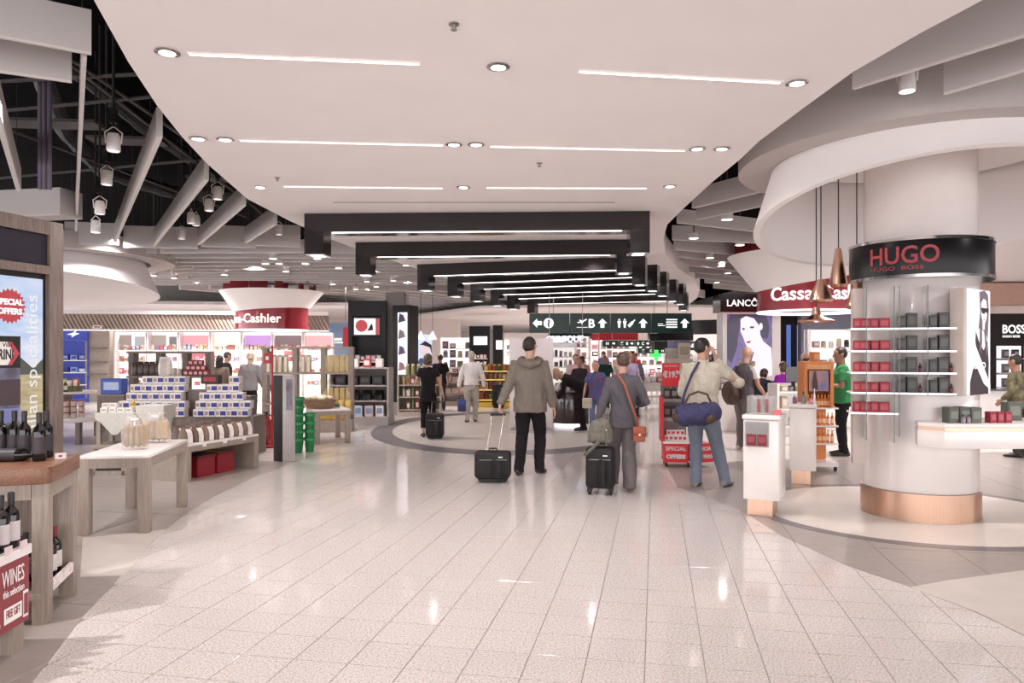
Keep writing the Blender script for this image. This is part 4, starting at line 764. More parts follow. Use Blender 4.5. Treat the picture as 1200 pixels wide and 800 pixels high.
pendant(956.5, 360, 377, 8.45, [(.2, 0), (.205, .1), (.1, .3), (.05, .5), (.04, 1), (0, 1)], 'wide flat copper pendant lamp, the lowest one')
pendant(1004, 328, 362, 7.75, [(.09, 0), (.11, .1), (.09, .3), (.04, .95), (0, 1)], 'copper pendant lamp half hidden behind the column shelves')
# white pedestals with copper feet
def pedestal(lab, p, rz, w, d, h, fh):
    t = root('pedestal', lab, 'pedestal', p, rz, 'white pedestals with copper feet')
    # local origin: near bottom corner; x runs to the left end, y backwards
    MB().prism([(-w, .0), (-.02, 0), (0, .02), (0, d), (-w * .85, d), (-w, d * .6)], fh, h - .05).build('body', white, t, .006); MB().prism([(-w - .01, -.01), (-.02, -.01), (.01, .02), (.01, d + .01), (-w * .85, d + .01), (-w - .01, d * .6)], h - .045, h).build('top', white, t, .006)
    bx('foot', copper, t, (-w / 2 - .02, d / 2, fh / 2 + .001), (w * .72, d * .7, fh - .002)); return t
p1 = pedestal('front white pedestal with a glass niche and a copper foot', (2.545, 7.0, 0), -.5, .33, .42, .985, .165)
p2 = pedestal('white pedestal with copper foot behind the front one', (3.63, 8.75, 0), -.35, .3, .42, .97, .17)
n1 = bx('niche', mat('niche_back', '#cfc4c4', .3), p1, (-.2, -.004, .8), (.22, .012, .24)); bx('niche_glass', glass, n1, (-.2, -.03, .8), (.22, .03, .24))
for k in range(2): good('nichered', mk_box(.085, .018, .11, '#93202f', '#b8505c', name=('perfume_box', 'box')), loc(p1, -.25 + k * .1, -.022, .69), -.5, 'red perfume box in the glass niche of the front pedestal, the %s one' % ['left', 'right'][k], 'red boxes in the pedestal niche')
t = root('acrylic_case', 'clear acrylic case with red ribbons on the front pedestal', 'display case', loc(p1, -.19, .2, .986), -.5)
for a, b_ in (((0, -.11, .085), (.24, .006, .17)), ((0, .11, .085), (.24, .006, .17)), ((-.12, 0, .085), (.006, .22, .17)), ((.12, 0, .085), (.006, .22, .17)), ((0, 0, .172), (.246, .226, .006))): bx('pane', glass, t, a, b_)
for k in (-.03, .05): bx('red_ribbon', red, t, (k, 0, .075), (.03, .02, .14)); 
bx('white_stand', white, t, (0, 0, .006), (.2, .18, .01))
for k, (x, y, nm_, key, mk) in enumerate(((-.05, .1, 'pink box', 'pinkbox', mk_box(.06, .05, .07, '#c9748a', '#e0a9b6')), (-.24, .12, 'violet flacon', 'violet', mk_bottle(.11, .025, '#8a5a80', '#c9b8c4', None, ('perfume_bottle', 'bottle'), False)), (-.14, .1, 'grey flacon', 'greyf', mk_bottle(.15, .028, '#7d7f88', '#3a383c', None, ('perfume_bottle', 'bottle'), False)))):
    good(key, mk, loc(p2, x, y, .971), -.35, 'small %s standing on the rear pedestal' % nm_, None)
good('whitetube', mk_bottle(.19, .012, '#efe8e6', '#efe8e6', None, ('perfume_tester', 'bottle'), False), loc(p2, -.02, .05, .971), 0, 'slim white tester tube at the edge of the rear pedestal', None)
for k in range(2): good('pinkbox2', mk_box(.04, .04, .05, '#d46a72', None), loc(p1, -.05 + .04 * k, .1, .986), -.4, 'tiny pink box beside the acrylic case, the %s one' % ['left', 'right'][k], 'tiny pink boxes on the front pedestal')
# ------------------------------------------------------------------ orange kiosk
org = mat('kiosk_orange', '#dd8a4b', .4, var=.05); t = root('orange_kiosk', 'orange sun care kiosk with a picture and rows of orange bottles behind the pedestals', 'kiosk', (3.96, 9.95, 0), -.12); kk = t; t.scale = (.85, 1, 1)
bx('side_panel', org, t, (.02, .15, 1.15), (.05, .35, .62)); bx('side_panel', org, t, (.42, .15, 1.15), (.05, .35, .62)); bx('top_panel', org, t, (.22, .15, 1.45), (.46, .36, .04)); bx('back_panel', org, t, (.22, .3, .75), (.42, .05, 1.4)); bx('header', mat('kiosk_header', '#e9a368', .4), t, (.22, -.01, 1.4), (.36, .03, .07))
bx('picture', mat('kiosk_picture', '#5d6fa8', .35, scale=5, col2='#c98a5a'), t, (.22, .0, 1.21), (.3, .03, .28)); poly([(.05, 0), (.14, 0), (.13, .12), (.11, .2), (.07, .2), (.05, .12)], cm('#5a3a2c'), t, (.07, -.016, 1.09), R1, U1, 'picture_figure'); poly(circ(.09, .22, .025, .03, 12), cm('#5a3a2c'), t, (.07, -.016, 1.09), R1, U1, 'picture_figure')
for z in (.84, .6, .36): bx('shelf', white, t, (.26, .12, z), (.5, .34, .02))
bx('base', white, t, (.24, .12, .09), (.5, .45, .05)); 
for x in (.03, .44): MB().cyl((x, -.06, .035), (x + .03, -.06, .035), .034, n=12).build('castor', blackm, t)
for r, (z, n) in enumerate(((.851, 7), (.611, 5), (.371, 5))):
    for k in range(n): good('sunbottle', mk_bottle(.17, .022, '#e07f35', '#f0a860', '#f2c79b', ('sun_lotion', 'bottle')), loc(kk, .07 + k * (.26 / (n - 1)) if r == 0 else .16 + k * .055, .05, z), -.12, 'orange sun lotion bottle on kiosk shelf %d, %s from the left' % (r + 1, ORD[k]), 'sun lotion bottles on the kiosk')
good('topbox', mk_box(.1, .1, .13, '#d9803f', '#eab07a'), loc(kk, .17, .12, 1.471), .2, 'orange carton standing on top of the orange kiosk', None)
# ------------------------------------------------------------------ red promotion stand
t = root('promotion_stand', 'red promotion stand with a euro price board and SPECIAL OFFERS on its base', 'display stand', (2.43, 10.15, 0), -.12); ps_ = t; prd = mat('promo_red', '#d8242f', .4, var=.03)
bx('base', prd, t, (-.155, .22, .2), (.33, .44, .26)); bx('side_face', prd, t, (.15, .24, .2), (.28, .4, .26), 0, .5)
bx('rim', white, t, (-.155, .22, .345), (.36, .46, .03)); bx('side_panel', prd, t, (-.34, .22, .66), (.03, .44, .62), 0, .0)
bx('back_panel', mat('shelf_grey', '#8f8789', .4), t, (-.155, .43, .75), (.36, .03, .85)); bx('shelf', mat('shelf_grey', '#6f6769', .4), t, (-.155, .25, .66), (.32, .36, .05)); bx('shelf', mat('shelf_grey'), t, (-.155, .28, .92), (.32, .3, .04))
bx('sign_pole', chrome, t, (-.2, .35, 1.15), (.02, .02, .5)); bx('price_board', prd, t, (-.2, .3, 1.28), (.25, .02, .33))
tw = mat('promo_text', '#ffffff', .4, emit=.3)
for s, z in (('SPECIAL', .235), ('OFFERS', .125)): text(s, .078, tw, t, (-.16, -.004, z), R1, U1, align='CENTER', bold=.001 if s == 'SPECIAL' else .004)
rt_ = (math.cos(.5), math.sin(.5), 0); 
for s, z in (('SPECIAL', .235), ('OFFERS', .125)): text(s, .072, tw, t, (.15 + .204 * math.sin(.5), .24 - .204 * math.cos(.5), z), rt_, U1, align='CENTER', bold=.001)
text('€19.', .12, tw, t, (-.31, .287, 1.24), R1, U1, bold=.004, sx=.85); text('90', .075, tw, t, (-.135, .287, 1.285), R1, U1, bold=.002); text('SPECIAL OFFER', .028, tw, t, (-.2, .287, 1.39), R1, U1, align='CENTER'); 
for x in (-.3, .0): MB().cyl((x, .05, .035), (x + .025, .05, .035), .034, n=12).build('castor', blackm, t)
for x in (-.3, .2): MB().cyl((x, .4, .035), (x + .025, .4, .035), .034, n=12).build('castor', blackm, t)
for r in range(2):
    for k in range(5 - r): good('promobox', mk_box(.058, .08, .075, '#e9dedb', '#c9474f'), loc(ps_, -.28 + k * .062 + r * .03, .1, .361 + r * .0765), -.12, 'white and red promotion box, %s in layer %d on the base of the red stand' % (ORD[k], r + 1), 'white boxes on the promotion stand')
for k in range(3): good('promodark', mk_box(.09, .08, .14, '#3a3032', '#8a7a7a'), loc(ps_, -.26 + k * .1, .24, .686), -.12, 'dark gift box on the middle shelf of the red stand, %s from the left' % ORD[k], 'dark gift boxes on the promotion stand')
for k in range(3): good('promodark', None, loc(ps_, -.26 + k * .1, .26, .941), -.12, 'dark gift box on the upper shelf of the red stand, %s from the left' % ORD[k], 'dark gift boxes on the promotion stand')
# ------------------------------------------------------------------ people
def remesh(mb, vox, smooth=3, fold=0.0, seed=0.0):
    me = bpy.data.meshes.new('tmp'); me.from_pydata(mb.v, [], mb.f); o = bpy.data.objects.new('tmp', me); COL.objects.link(o)
    m = o.modifiers.new('r', 'REMESH'); m.mode = 'VOXEL'; m.voxel_size = vox
    s_ = o.modifiers.new('s', 'SMOOTH'); s_.iterations = smooth; s_.factor = .5
    out = bpy.data.meshes.new_from_object(o.evaluated_get(bpy.context.evaluated_depsgraph_get())); bpy.data.objects.remove(o)
    if fold:
        nr = [v.normal.copy() for v in out.vertices]
        for v, n in zip(out.vertices, nr):
            p = v.co * 7 + Vector((seed, seed, seed)); q = Vector((p.x * 1.6, p.y * 1.6, p.z * 1.1 + p.x))
            v.co += n * (fold * (noise.noise(q) + .5 * noise.noise(q * 2.3)))
    for p in out.polygons: p.use_smooth = True
    return out
def V(*a): return Vector(a)
def hand(b, wr, d, nrm, side, curl=.5, k=1.0):
    """palm, four unequal bent fingers and a thumb; d = direction of the fingers, nrm = palm side, side = towards the thumb"""
    d = d.normalized(); nrm = (nrm - d * nrm.dot(d)).normalized(); sd = d.cross(nrm); sd = sd if sd.dot(side) > 0 else -sd
    b.loft([(wr - d * .01, .024 * k, .02 * k), (wr + d * .03 * k, .036 * k, .016 * k), (wr + d * .08 * k, .042 * k, .014 * k), (wr + d * .092 * k, .038 * k, .011 * k)], sd, 10)
    for i, L in enumerate((.068, .076, .07, .054)):
        p = wr + d * .088 * k + sd * (.031 - .0207 * i) * k; a = 0; pts = [(p - d * .015, .0098 * k, .0098 * k)]
        for f in (.45, .3, .25):
            a += curl * (.6 + .1 * i); q = d * math.cos(a) + nrm * math.sin(a); p = p + q * L * f * k; pts.append((p, .0092 * k, .0092 * k))
        b.loft(pts, sd, 7)
    p = wr + d * .025 * k + sd * .03 * k; q = (d * .6 + sd * .7 + nrm * .3 * (1 + curl)).normalized(); p2 = p + q * .035 * k; q2 = (d * .85 + sd * .25 + nrm * .45 * curl).normalized()
    b.loft([(p - q * .02, .013 * k, .013 * k), (p2, .0115 * k, .0115 * k), (p2 + q2 * .035 * k, .009 * k, .009 * k)], nrm, 7)
def person(label, pos, rz, H, pose, top, bottom, hair=('short', hair_d), sk=None, vox=.012, shoes='#2a2424', female=False, group=None, extras=None):
    sk = sk or skin; k = H / 1.75; t = root('person', label, 'person', (pos[0], pos[1], 0), rz, group); wid = .9 if female else 1.0; seed = len(label) * 1.7
    lean = pose.get('lean', .03); yaw = pose.get('yaw', 0); nod = pose.get('nod', 0); dx = pose.get('shift', 0)
    P = V(dx, pose.get('py', 0), .95)
    up = V(0, math.sin(lean), math.cos(lean)); fw = V(0, math.cos(lean), -math.sin(lean))
    sp = lambda z, y=0: (P + up * (z - .95) + fw * y) if z >= .95 else V(dx, pose.get('py', 0) + y, z)
    nb = sp(1.47); neckdir = (up + V(0, pose.get('neck', .12), 0)).normalized(); hc = nb + neckdir * .165
    Rh = Matrix.Rotation(yaw, 3, 'Z') @ Matrix.Rotation(-lean * .6 - nod, 3, 'X')
    hs = pose.get('head', 1.07); hd = lambda x, y, z: hc + Rh @ (V(x, y, z) * hs)
    arms = {}
    for s, key in ((-1, 'arm_l'), (1, 'arm_r')):
        sh = sp(1.405) + V(s * .178 * wid, 0, 0); e, w_ = pose.get(key, ((s * .06, -.02, -.29), (s * .07, .06, -.53))); arms[s] = (sh, sh + V(*e), sh + V(*w_))
    legs = {}
    for s, key in ((-1, 'leg_l'), (1, 'leg_r')):
        kn, an = pose.get(key, ((s * .1, .02, .5), (s * .1, -.02, .08))); legs[s] = (V(dx + s * .088, pose.get('py', 0), .9), V(*kn), V(*an))
    # body: one continuous surface
    b = MB()
    for i in (0,):
        prof = [(-.118, .02, .03, .022), (-.105, .042, .046, .036), (-.08, .05, .056, .058), (-.05, .063, .07, .008 + .012), (-.01, .072, .086, .0), (.03, .077, .096, -.004), (.065, .074, .094, -.008), (.095, .058, .074, -.01), (.112, .035, .045, -.01), (.12, .008, .01, -.01)]
        R = []
        for z, rx, ry, oy in [(p[0], p[1], p[2], {0: .05, 1: .035, 2: .022, 3: .01}.get(j, -.005)) for j, p in enumerate(prof)]:
            R.append([hd(rx * math.cos(2 * math.pi * i / 18), oy + ry * math.sin(2 * math.pi * i / 18), z) for i in range(18)])
        b.rings(R)
        b.loft([(hd(0, .082, .03), .008, .008), (hd(0, .098, .0), .011, .011), (hd(0, .108, -.02), .015, .012), (hd(0, .085, -.032), .014, .01)], (1, 0, 0), 8)
        for s in (-1, 1):
            b.loft([(hd(s * .068, -.012, -.028), .008, .008), (hd(s * .082, -.014, -.01), .01, .018), (hd(s * .086, -.018, .02), .01, .02), (hd(s * .074, -.014, .036), .006, .01)], (1, 0, 0), 8)
            b.loft([(hd(s * .012, .086, .032), .008, .008), (hd(s * .05, .074, .032), .008, .008)], (0, 0, 1), 6)
        b.loft([(hd(-.022, .078, -.062), .007, .006), (hd(0, .086, -.064), .009, .009), (hd(.022, .078, -.062), .007, .006)], (0, 0, 1), 8)
    b.loft([(sp(1.40), .07, .065), (nb, .058, .06), (hc + neckdir * -.06 + fw * -.01, .052, .056), (hc, .045, .05)], (1, 0, 0), 14)
    tb = wid * .86
    b.loft([(sp(.86), .15 * wid, .10), (sp(.95), .15 * wid, .105), (sp(1.08), .13 * wid, .095), (sp(1.25), .155 * wid, .105), (sp(1.37), .165 * wid, .095), (sp(1.43), .11, .075), (sp(1.47), .06, .06)], (1, 0, 0), 18)
    bare = top.get('sleeve', 1) < .9
    for s in (-1, 1):
        sh, el, wr = arms[s]; m = .5
        b.ball(el, .037 * wid, 10, 6)
        b.loft([(sp(1.405) + V(s * .09, 0, 0), .045, .045), (sh, .05 * wid, .05 * wid), (sh.lerp(el, .5), .044 * wid, .044 * wid), (el, .036 * wid, .036 * wid), (el.lerp(wr, .3), .038 * wid, .038 * wid), (wr, .025, .022)], (0, 1, 0), 12)
        hp = pose.get('hand_l' if s < 0 else 'hand_r', {}); dd = V(*hp['d']) if 'd' in hp else (wr - el).normalized() * .8 + V(0, .1, -.25); nn = V(*hp['n']) if 'n' in hp else V(-s, .0, 0)
        hand(b, wr, dd, nn, V(*hp['t']) if 't' in hp else V(0, 1, 0), hp.get('curl', .45), .95 if female else 1.05)
        hipj, kn, an = legs[s]; b.loft([(hipj, .075, .08), (hipj.lerp(kn, .5), .066, .07), (kn, .048, .052), (kn.lerp(an, .35), .05, .054), (an, .034, .036), (V(an.x, an.y, max(an.z - .05, .03)), .034, .04)], (1, 0, 0), 12)
    for v in range(len(b.v)): b.v[v] = tuple(c * k for c in b.v[v])
    me = remesh(b, vox * .62 if vox < .01 else vox * .8, 2); me.materials.append(sk); link('body', me, t)
    # bottom garment
    g = MB(); ze = bottom.get('end', .07); fl = bottom.get('flare', 1.0); bk = bottom.get('bulk', 1.0)
    g.loft([(sp(1.0), .158 * wid, .118), (sp(.93), .172 * wid * (1.06 if female else 1), .13), (sp(.85), .178 * (1.02 if female else 1), .132), (sp(.80), .172, .122)], (1, 0, 0), 20)
    if bottom.get('skirt'): g.loft([(sp(.9), .17, .13), (sp(.7), .185, .15), (sp(ze), .2, .17)], (1, 0, 0), 20)
    else:
        for s in (-1, 1):
            hipj, kn, an = legs[s]; end = an + (an - kn).normalized() * (an.z - .035) * 0 
            path = [(hipj + V(-s * .01, 0, 0), .085, .105), (hipj.lerp(kn, .4), .088 * bk, .1 * bk), (kn, .07 * bk, .074 * bk)]
            if ze < .45: path += [(kn.lerp(an, .4), .066 * bk * fl, .072 * bk * fl), (kn.lerp(an, .8), .058 * bk * fl, .064 * bk * fl), (kn.lerp(an, 1 - max(0, ze - .07) / .4), .058 * bk * fl, .068 * bk * fl)]
            else: path[-1] = (kn, .075 * bk, .08 * bk)
            if ze < .09: path += [(V(an.x, an.y - .005, an.z - .045), .056 * bk * fl, .07 * bk * fl)]
            g.loft(path, (1, 0, 0), 14)
    g.v = [tuple(c * k for c in v) for v in g.v]; me = remesh(g, vox, 3, .010 * k, seed); me.materials.append(bottom['m']); link('skirt' if bottom.get('skirt') else 'trousers', me, t)
    # top garment
    g = MB(); hz = top.get('hem', .84); bk = top.get('bulk', 1.0); sl = top.get('sleeve', 1.0); w2 = wid * bk
    g.loft([(sp(hz), .192 * w2 * top.get('flare', 1), .148 * bk), (sp(max(.95, hz + .02)), .182 * w2, .14 * bk), (sp(1.08), .168 * w2, .13 * bk), (sp(1.22), .188 * w2, .138 * bk), (sp(1.33), .198 * w2, .132 * bk), (sp(1.405), .17 * wid, .108), (sp(1.45), .1, .085), (sp(1.48), .068 if not top.get('low') else .055, .07)], (1, 0, 0), 22)
    for s in (-1, 1):
        sh, el, wr = arms[s]
        if sl <= 0: continue
        path = [(sp(1.40) + V(s * .08, 0, 0), .07, .075), (sh, .066 * bk, .072 * bk)]
        if sl > .6: path += [(sh.lerp(el, .5), .061 * bk, .063 * bk), (el, .054 * bk, .056 * bk), (el.lerp(wr, .5), .05 * bk, .05 * bk), (el.lerp(wr, .97), .041 * bk, .041 * bk)]
        else: path += [(sh.lerp(el, .35), .062 * bk, .064 * bk), (sh.lerp(el, sl * 1.6), .062 * bk, .064 * bk)]
        g.loft(path, (0, 1, 0), 14)
        if sl > .6: g.ball(el, .057 * bk, 12, 8)
    if top.get('collar'): g.loft([(sp(1.46), .078, .08), (sp(1.50), .066, .07)], (1, 0, 0), 16)
    g.v = [tuple(c * k for c in v) for v in g.v]; me = remesh(g, vox, 3, top.get('fold', .012) * k, seed + 5); me.materials.append(top['m']); link(top.get('name', 'shirt'), me, t)
    if top.get('hood'):
        g = MB(); hood = [(sp(1.50, .075) + V(-.085, 0, 0), .025, .035), (sp(1.47, 0) + V(-.12, 0, 0), .04, .05), (sp(1.43, -.09) + V(-.085, 0, 0), .05, .06), (sp(1.40, -.125), .055, .075), (sp(1.43, -.09) + V(.085, 0, 0), .05, .06), (sp(1.47, 0) + V(.12, 0, 0), .04, .05), (sp(1.50, .075) + V(.085, 0, 0), .025, .035)]
        g.loft(hood, (0, 0, 1), 12); g.v = [tuple(c * k for c in v) for v in g.v]; me = remesh(g, vox, 2, .01 * k, seed); me.materials.append(top['m']); link('hood', me, t)
    if top.get('white_sleeve'):
        g = MB()
        for s in (-1, 1): sh, el, wr = arms[s]; g.loft([(sh + V(-s * .02, 0, .01), .062, .066), (sh.lerp(el, .3), .062, .062), (sh.lerp(el, .62), .06, .06)], (0, 1, 0), 14)
        g.v = [tuple(c * k for c in v) for v in g.v]; g.build('sleeves', cloth('#e9e2df'), t, smooth=True)
    # shoes
    for s in (-1, 1):
        an = legs[s][2]; tilt = pose.get('heel_l' if s < 0 else 'heel_r', 0); out = s * .12 + pose.get('toe', 0); sh = MB(); 
        M = Matrix.Translation(V(an.x, an.y, 0)) @ Matrix.Rotation(-out, 4, 'Z') @ Matrix.Translation(V(0, .12, 0)) @ Matrix.Rotation(-tilt, 4, 'X') @ Matrix.Translation(V(0, -.12, 0))
        for y, rx, h in ((-.075, .02, .05), (-.06, .036, .075), (-.02, .04, .095), (.04, .043, .078), (.1, .048, .058), (.15, .044, .045), (.185, .02, .028)): sh.v += [tuple(M @ V(rx * math.cos(a), y, max(.0, h / 2 + h / 2 * math.sin(a)) + .002)) for a in [2 * math.pi * i / 12 + math.pi / 12 for i in range(12)]]
        for r in range(6):
            for i in range(12): a = r * 12 + i; c_ = r * 12 + (i + 1) % 12; sh.f.append((a, c_, c_ + 12, a + 12))
        sh.f += [tuple(range(12)), tuple(range(83, 71, -1))]; sh.v = [(an.x * k + (v[0] - an.x) * k * 1.14, an.y * k + (v[1] - an.y) * k * 1.12, v[2] * k * 1.05) for v in sh.v]
        so_ = sh.build('shoe', cm(shoes, .45), t, smooth=True)
    # eyes, mouth, hair
    def small(nm, c, r, m): 
        q = MB().ball((0, 0, 0), r, 8, 6); q.v = [tuple((hd(*c) + Rh @ Vector(v)) * k) for v in q.v]; q.build(nm, m, t, smooth=True)
    if vox < .0135:
        for s in (-1, 1): small('eye', (s * .031, .079, .008), (.012, .009, .008), cm('#2e2724', .2))
        small('mouth', (0, .087, -.064), (.022, .008, .006), cm('#9a5a52'))
    kind, hm = hair
    if kind == 'bald_fringe' : small_h = [((0, -.03, -.005), (.079, .08, .05))]
    elif kind == 'short': small_h = [((0, -.012, .04), (.0805, .1, .09)), ((0, -.034, .008), (.075, .072, .062))]
    elif kind == 'bob': small_h = [((0, -.015, .035), (.088, .106, .097)), ((0, -.035, -.03), (.09, .085, .085))]
    elif kind == 'long': small_h = [((0, -.015, .035), (.09, .108, .1)), ((0, -.05, -.09), (.095, .07, .16))]
    elif kind == 'bun': small_h = [((0, -.012, .036), (.083, .1, .09)), ((0, -.03, 0), (.078, .08, .07)), ((0, -.10, .07), (.045, .045, .045))]
    else: small_h = []
    if small_h:
        g = MB()
        for c_, r in small_h: n0 = len(g.v); g.ball(c_, r, 16, 10); g.v[n0:] = [tuple(hd(*v) * k) for v in g.v[n0:]]
        me = remesh(g, max(vox * .8, .008), 2, .006 * k, seed); me.materials.append(hm); link('hair', me, t)
    if pose.get('glasses'):
        g = MB().tube([hd(-.078, 0, .012), hd(-.07, .085, .014), hd(-.03, .1, .012), hd(.03, .1, .012), hd(.07, .085, .014), hd(.078, 0, .012)], .003, 6); g.v = [tuple(c * k for c in v) for v in g.v]; g.build('glasses', blackm, t)
    t['_k'] = k; return t, arms, k
def wpt(t, p): 
    c, s = math.cos(t.rotation_euler.z), math.sin(t.rotation_euler.z); return V(t.location.x + p[0] * c - p[1] * s, t.location.y + p[0] * s + p[1] * c, p[2])
NEAR = .0095
# man with the parka and the trolley bag
m1, a1, k1 = person('man in olive grey hooded parka and black trousers pulling a flat trolley bag', (.235, 9.62), 0, 1.78,
    dict(lean=.02, yaw=-.45, glasses=True, arm_l=((-.1, -.09, -.27), (-.205, -.2, -.50)), hand_l=dict(d=(-.05, -.3, -.9), n=(1, .0, .1), t=(0, 1, 0), curl=.8), arm_r=((.07, -.04, -.29), (.13, -.02, -.54)), leg_l=((-.1, .05, .5), (-.14, -.06, .08)), leg_r=((.14, .13, .51), (.12, .02, .085)), heel_r=.1, toe=.25),
    dict(m=cloth('#7d746b'), hem=.80, bulk=1.16, hood=True, name='parka', fold=.016), dict(m=cloth('#221e21'), bulk=1.14), ('short', hair_d), vox=NEAR, shoes='#231e1f')
# woman with the jacket, shoulder bag and suitcase
m2, a2, k2 = person('woman in slate blue jacket and grey trousers with a tan shoulder bag', (1.265, 8.5), -.08, 1.58,
    dict(lean=.03, yaw=.15, shift=.02, arm_l=((-.09, -.04, -.29), (-.16, -.06, -.52)), hand_l=dict(d=(-.3, -.1, -.8), n=(1, 0, 0), curl=.8), arm_r=((.13, -.05, -.27), (.05, .18, -.32)), hand_r=dict(d=(-.3, .9, .1), n=(-1, 0, 0)), leg_l=((-.09, .14, .51), (-.1, .2, .085)), leg_r=((.1, .02, .5), (.1, -.14, .09)), heel_r=.35),
    dict(m=cloth('#5b575c'), hem=.80, bulk=1.04, collar=True, name='jacket', fold=.014, flare=1.02), dict(m=cloth('#6d6567'), flare=1.25, bulk=1.16), ('short', hair_b), vox=NEAR, shoes='#b8aea4', female=True)
bx_ = MB().tube([V(-.06, -.075, 1.50) * k2, V(.03, -.16, 1.36) * k2, V(.1, -.185, 1.15) * k2, V(.17, -.17, .95) * k2, V(.21, -.12, .80) * k2], .014 * k2, 8)
t = root('shoulder_bag', 'tan leather shoulder bag hanging at the hip of the woman in the slate jacket', 'bag', m2.location.copy(), -.08); tanl = mat('tan_leather', '#a4553c', .5, var=.1, scale=30, bump=.2)
bx('pouch', tanl, t, (.215 * k2, -.12, .66), (.14, .09, .17), .015); bx('flap', mat('tan_flap', '#95492f', .5), t, (.215 * k2, -.135, .70), (.146, .085, .1), .012); bx_.build('strap', tanl, t, smooth=True); bx('buckle', chrome, t, (.215 * k2, -.182, .66), (.02, .006, .02))
# man on the phone
m3, a3, k3 = person('man in cream jacket and blue jeans holding a phone to his ear', (2.27, 8.78), -.55, 1.75,
    dict(lean=.02, yaw=-.5, arm_r=((.22, .15, -.17), (-.055, .13, .10)), hand_r=dict(d=(-.1, -.25, 1), n=(-1, .0, .0), t=(0, 1, .2), curl=.35), arm_l=((-.06, .02, -.29), (.0, .18, -.42)), leg_l=((-.07, .0, .5), (-.05, -.06, .08)), leg_r=((.15, .1, .5), (.25, .1, .08))),
    dict(m=cloth('#c9c0b0'), hem=.86, bulk=1.12, collar=True, name='jacket', fold=.016), dict(m=cloth('#7b8394'), bulk=1.12), ('short', hair_d), vox=NEAR, shoes='#8d8a88')
sh, el, wr = a3[1]; q = wr * k3; hp = wr + V(-.03, -.0, .06); t = root('phone', 'black phone held against the ear of the man in the cream jacket', 'phone', wpt(m3, hp * k3), -.55); MB().box((0, 0, 0), (.012, .07, .14)).build('case', blackm, t, .004); bx('screen', blackg, t, (-.0065, 0, 0), (.002, .06, .12))
t = root('duffel_bag', 'navy blue duffel bag with brown patches slung behind the man in the cream jacket', 'bag', wpt(m3, V(.06, -.33, .74) * k3), -.55 + .35); nav = mat('navy_canvas', '#3f3d63', .8, var=.12, scale=50, bump=.3); brl = mat('dark_brown_leather', '#4d372c', .5, var=.1)
g = MB().loft([(V(-.25, 0, .10), .03, .03), (V(-.235, 0, .11), .115, .1), (V(-.12, 0, .13), .15, .13), (V(.1, 0, .15), .155, .135), (V(.22, 0, .19), .12, .1), (V(.245, 0, .2), .03, .03)], (0, 1, 0), 18); me = remesh(g, .012, 3, .02, 3); me.materials.append(nav); link('bag_body', me, t)
for p, r in (((-.22, -.04, .10), .08), ((.13, -.11, .10), .07)): MB().ball(p, (r, r * .7, r * .8), 12, 8).build('leather_patch', brl, t, smooth=True)
for y in (-.06, .06): MB().tube([(-.16, y, .24), (-.1, y * .8, .36), (0, y * .5, .4), (.1, y * .8, .37), (.15, y, .26)], .012, 8).build('handle', brl, t, smooth=True)
g = [V(-.2, .02, .2), V(-.14, .14, .4), V(-.06, .2, .6), V(.02, .22, .74)]; MB().tube(g, .016, 8).build('shoulder_strap', nav, t, smooth=True)
# travellers farther back
person('woman in black dress and capri trousers walking away with a small black case', (-1.6, 14.0), .1, 1.56, dict(lean=.02, yaw=-.2, arm_l=((-.11, .0, -.27), (-.1, .2, -.26)), arm_r=((.09, -.03, -.28), (.16, -.06, -.52)), leg_l=((-.09, .0, .5), (-.1, -.12, .09)), leg_r=((.09, .1, .5), (.09, .16, .08))),
    dict(m=cloth('#221e20'), hem=.74, sleeve=.3, bulk=1.0, name='tunic', low=True, flare=1.05), dict(m=cloth('#201c1e'), end=.32, bulk=1.0), ('bob', hair_b), vox=.011, shoes='#2b2526', female=True)
person('white-haired man in white shirt and pale grey trousers carrying a blue bag', (-.93, 16.9), .05, 1.62, dict(lean=.02, yaw=-.4, arm_l=((-.09, -.02, -.28), (-.14, .0, -.53)), arm_r=((.1, -.03, -.28), (.13, .02, -.53)), leg_l=((-.1, .04, .5), (-.1, -.1, .09)), leg_r=((.1, .1, .5), (.09, .14, .08)), heel_l=.5),
    dict(m=cloth('#efe8e6'), hem=.92, bulk=1.05, collar=True), dict(m=cloth('#b8afa5'), bulk=1.15), ('short', hair_g), vox=.012, shoes='#5d5049')
q = at(541, 482, 16.7); t = root('hand_bag', 'blue soft bag carried low by the white-haired man', 'bag', q, .05); g = MB().loft([(V(-.09, 0, .01), .06, .02), (V(-.085, 0, .03), .09, .05), (V(0, 0, .0) + V(.0, 0, .04), .1, .06), (V(.085, 0, .03), .09, .05), (V(.09, 0, .01), .06, .02)], (0, 1, 0), 12)
bx('bag_body', mat('blue_nylon', '#3c4680', .6), t, (0, 0, .14), (.19, .12, .28), .03); MB().tube([(-.05, 0, .27), (-.04, 0, .36), (.04, 0, .36), (.05, 0, .27)], .01).build('handle', blackm, t); bx('pocket', mat('blue_nylon_dark', '#2f3768', .6), t, (0, -.065, .1), (.14, .02, .14), .008)
person('bald man in grey vest and white tee looking down at the pedestals', (3.78, 12.0), -1.05, 1.68, dict(lean=.10, yaw=.1, nod=.45, arm_l=((-.05, .06, -.28), (.02, .24, -.44)), arm_r=((.05, .06, -.29), (.02, .26, -.46)), leg_l=((-.09, .05, .5), (-.09, .02, .08))), dict(m=cloth('#5f575c'), hem=.88, sleeve=.0, bulk=1.08, name='vest', white_sleeve=True), dict(m=cloth('#7b726e'), bulk=1.05), ('none', hair_d), vox=.0125, shoes='#cfc9c6')
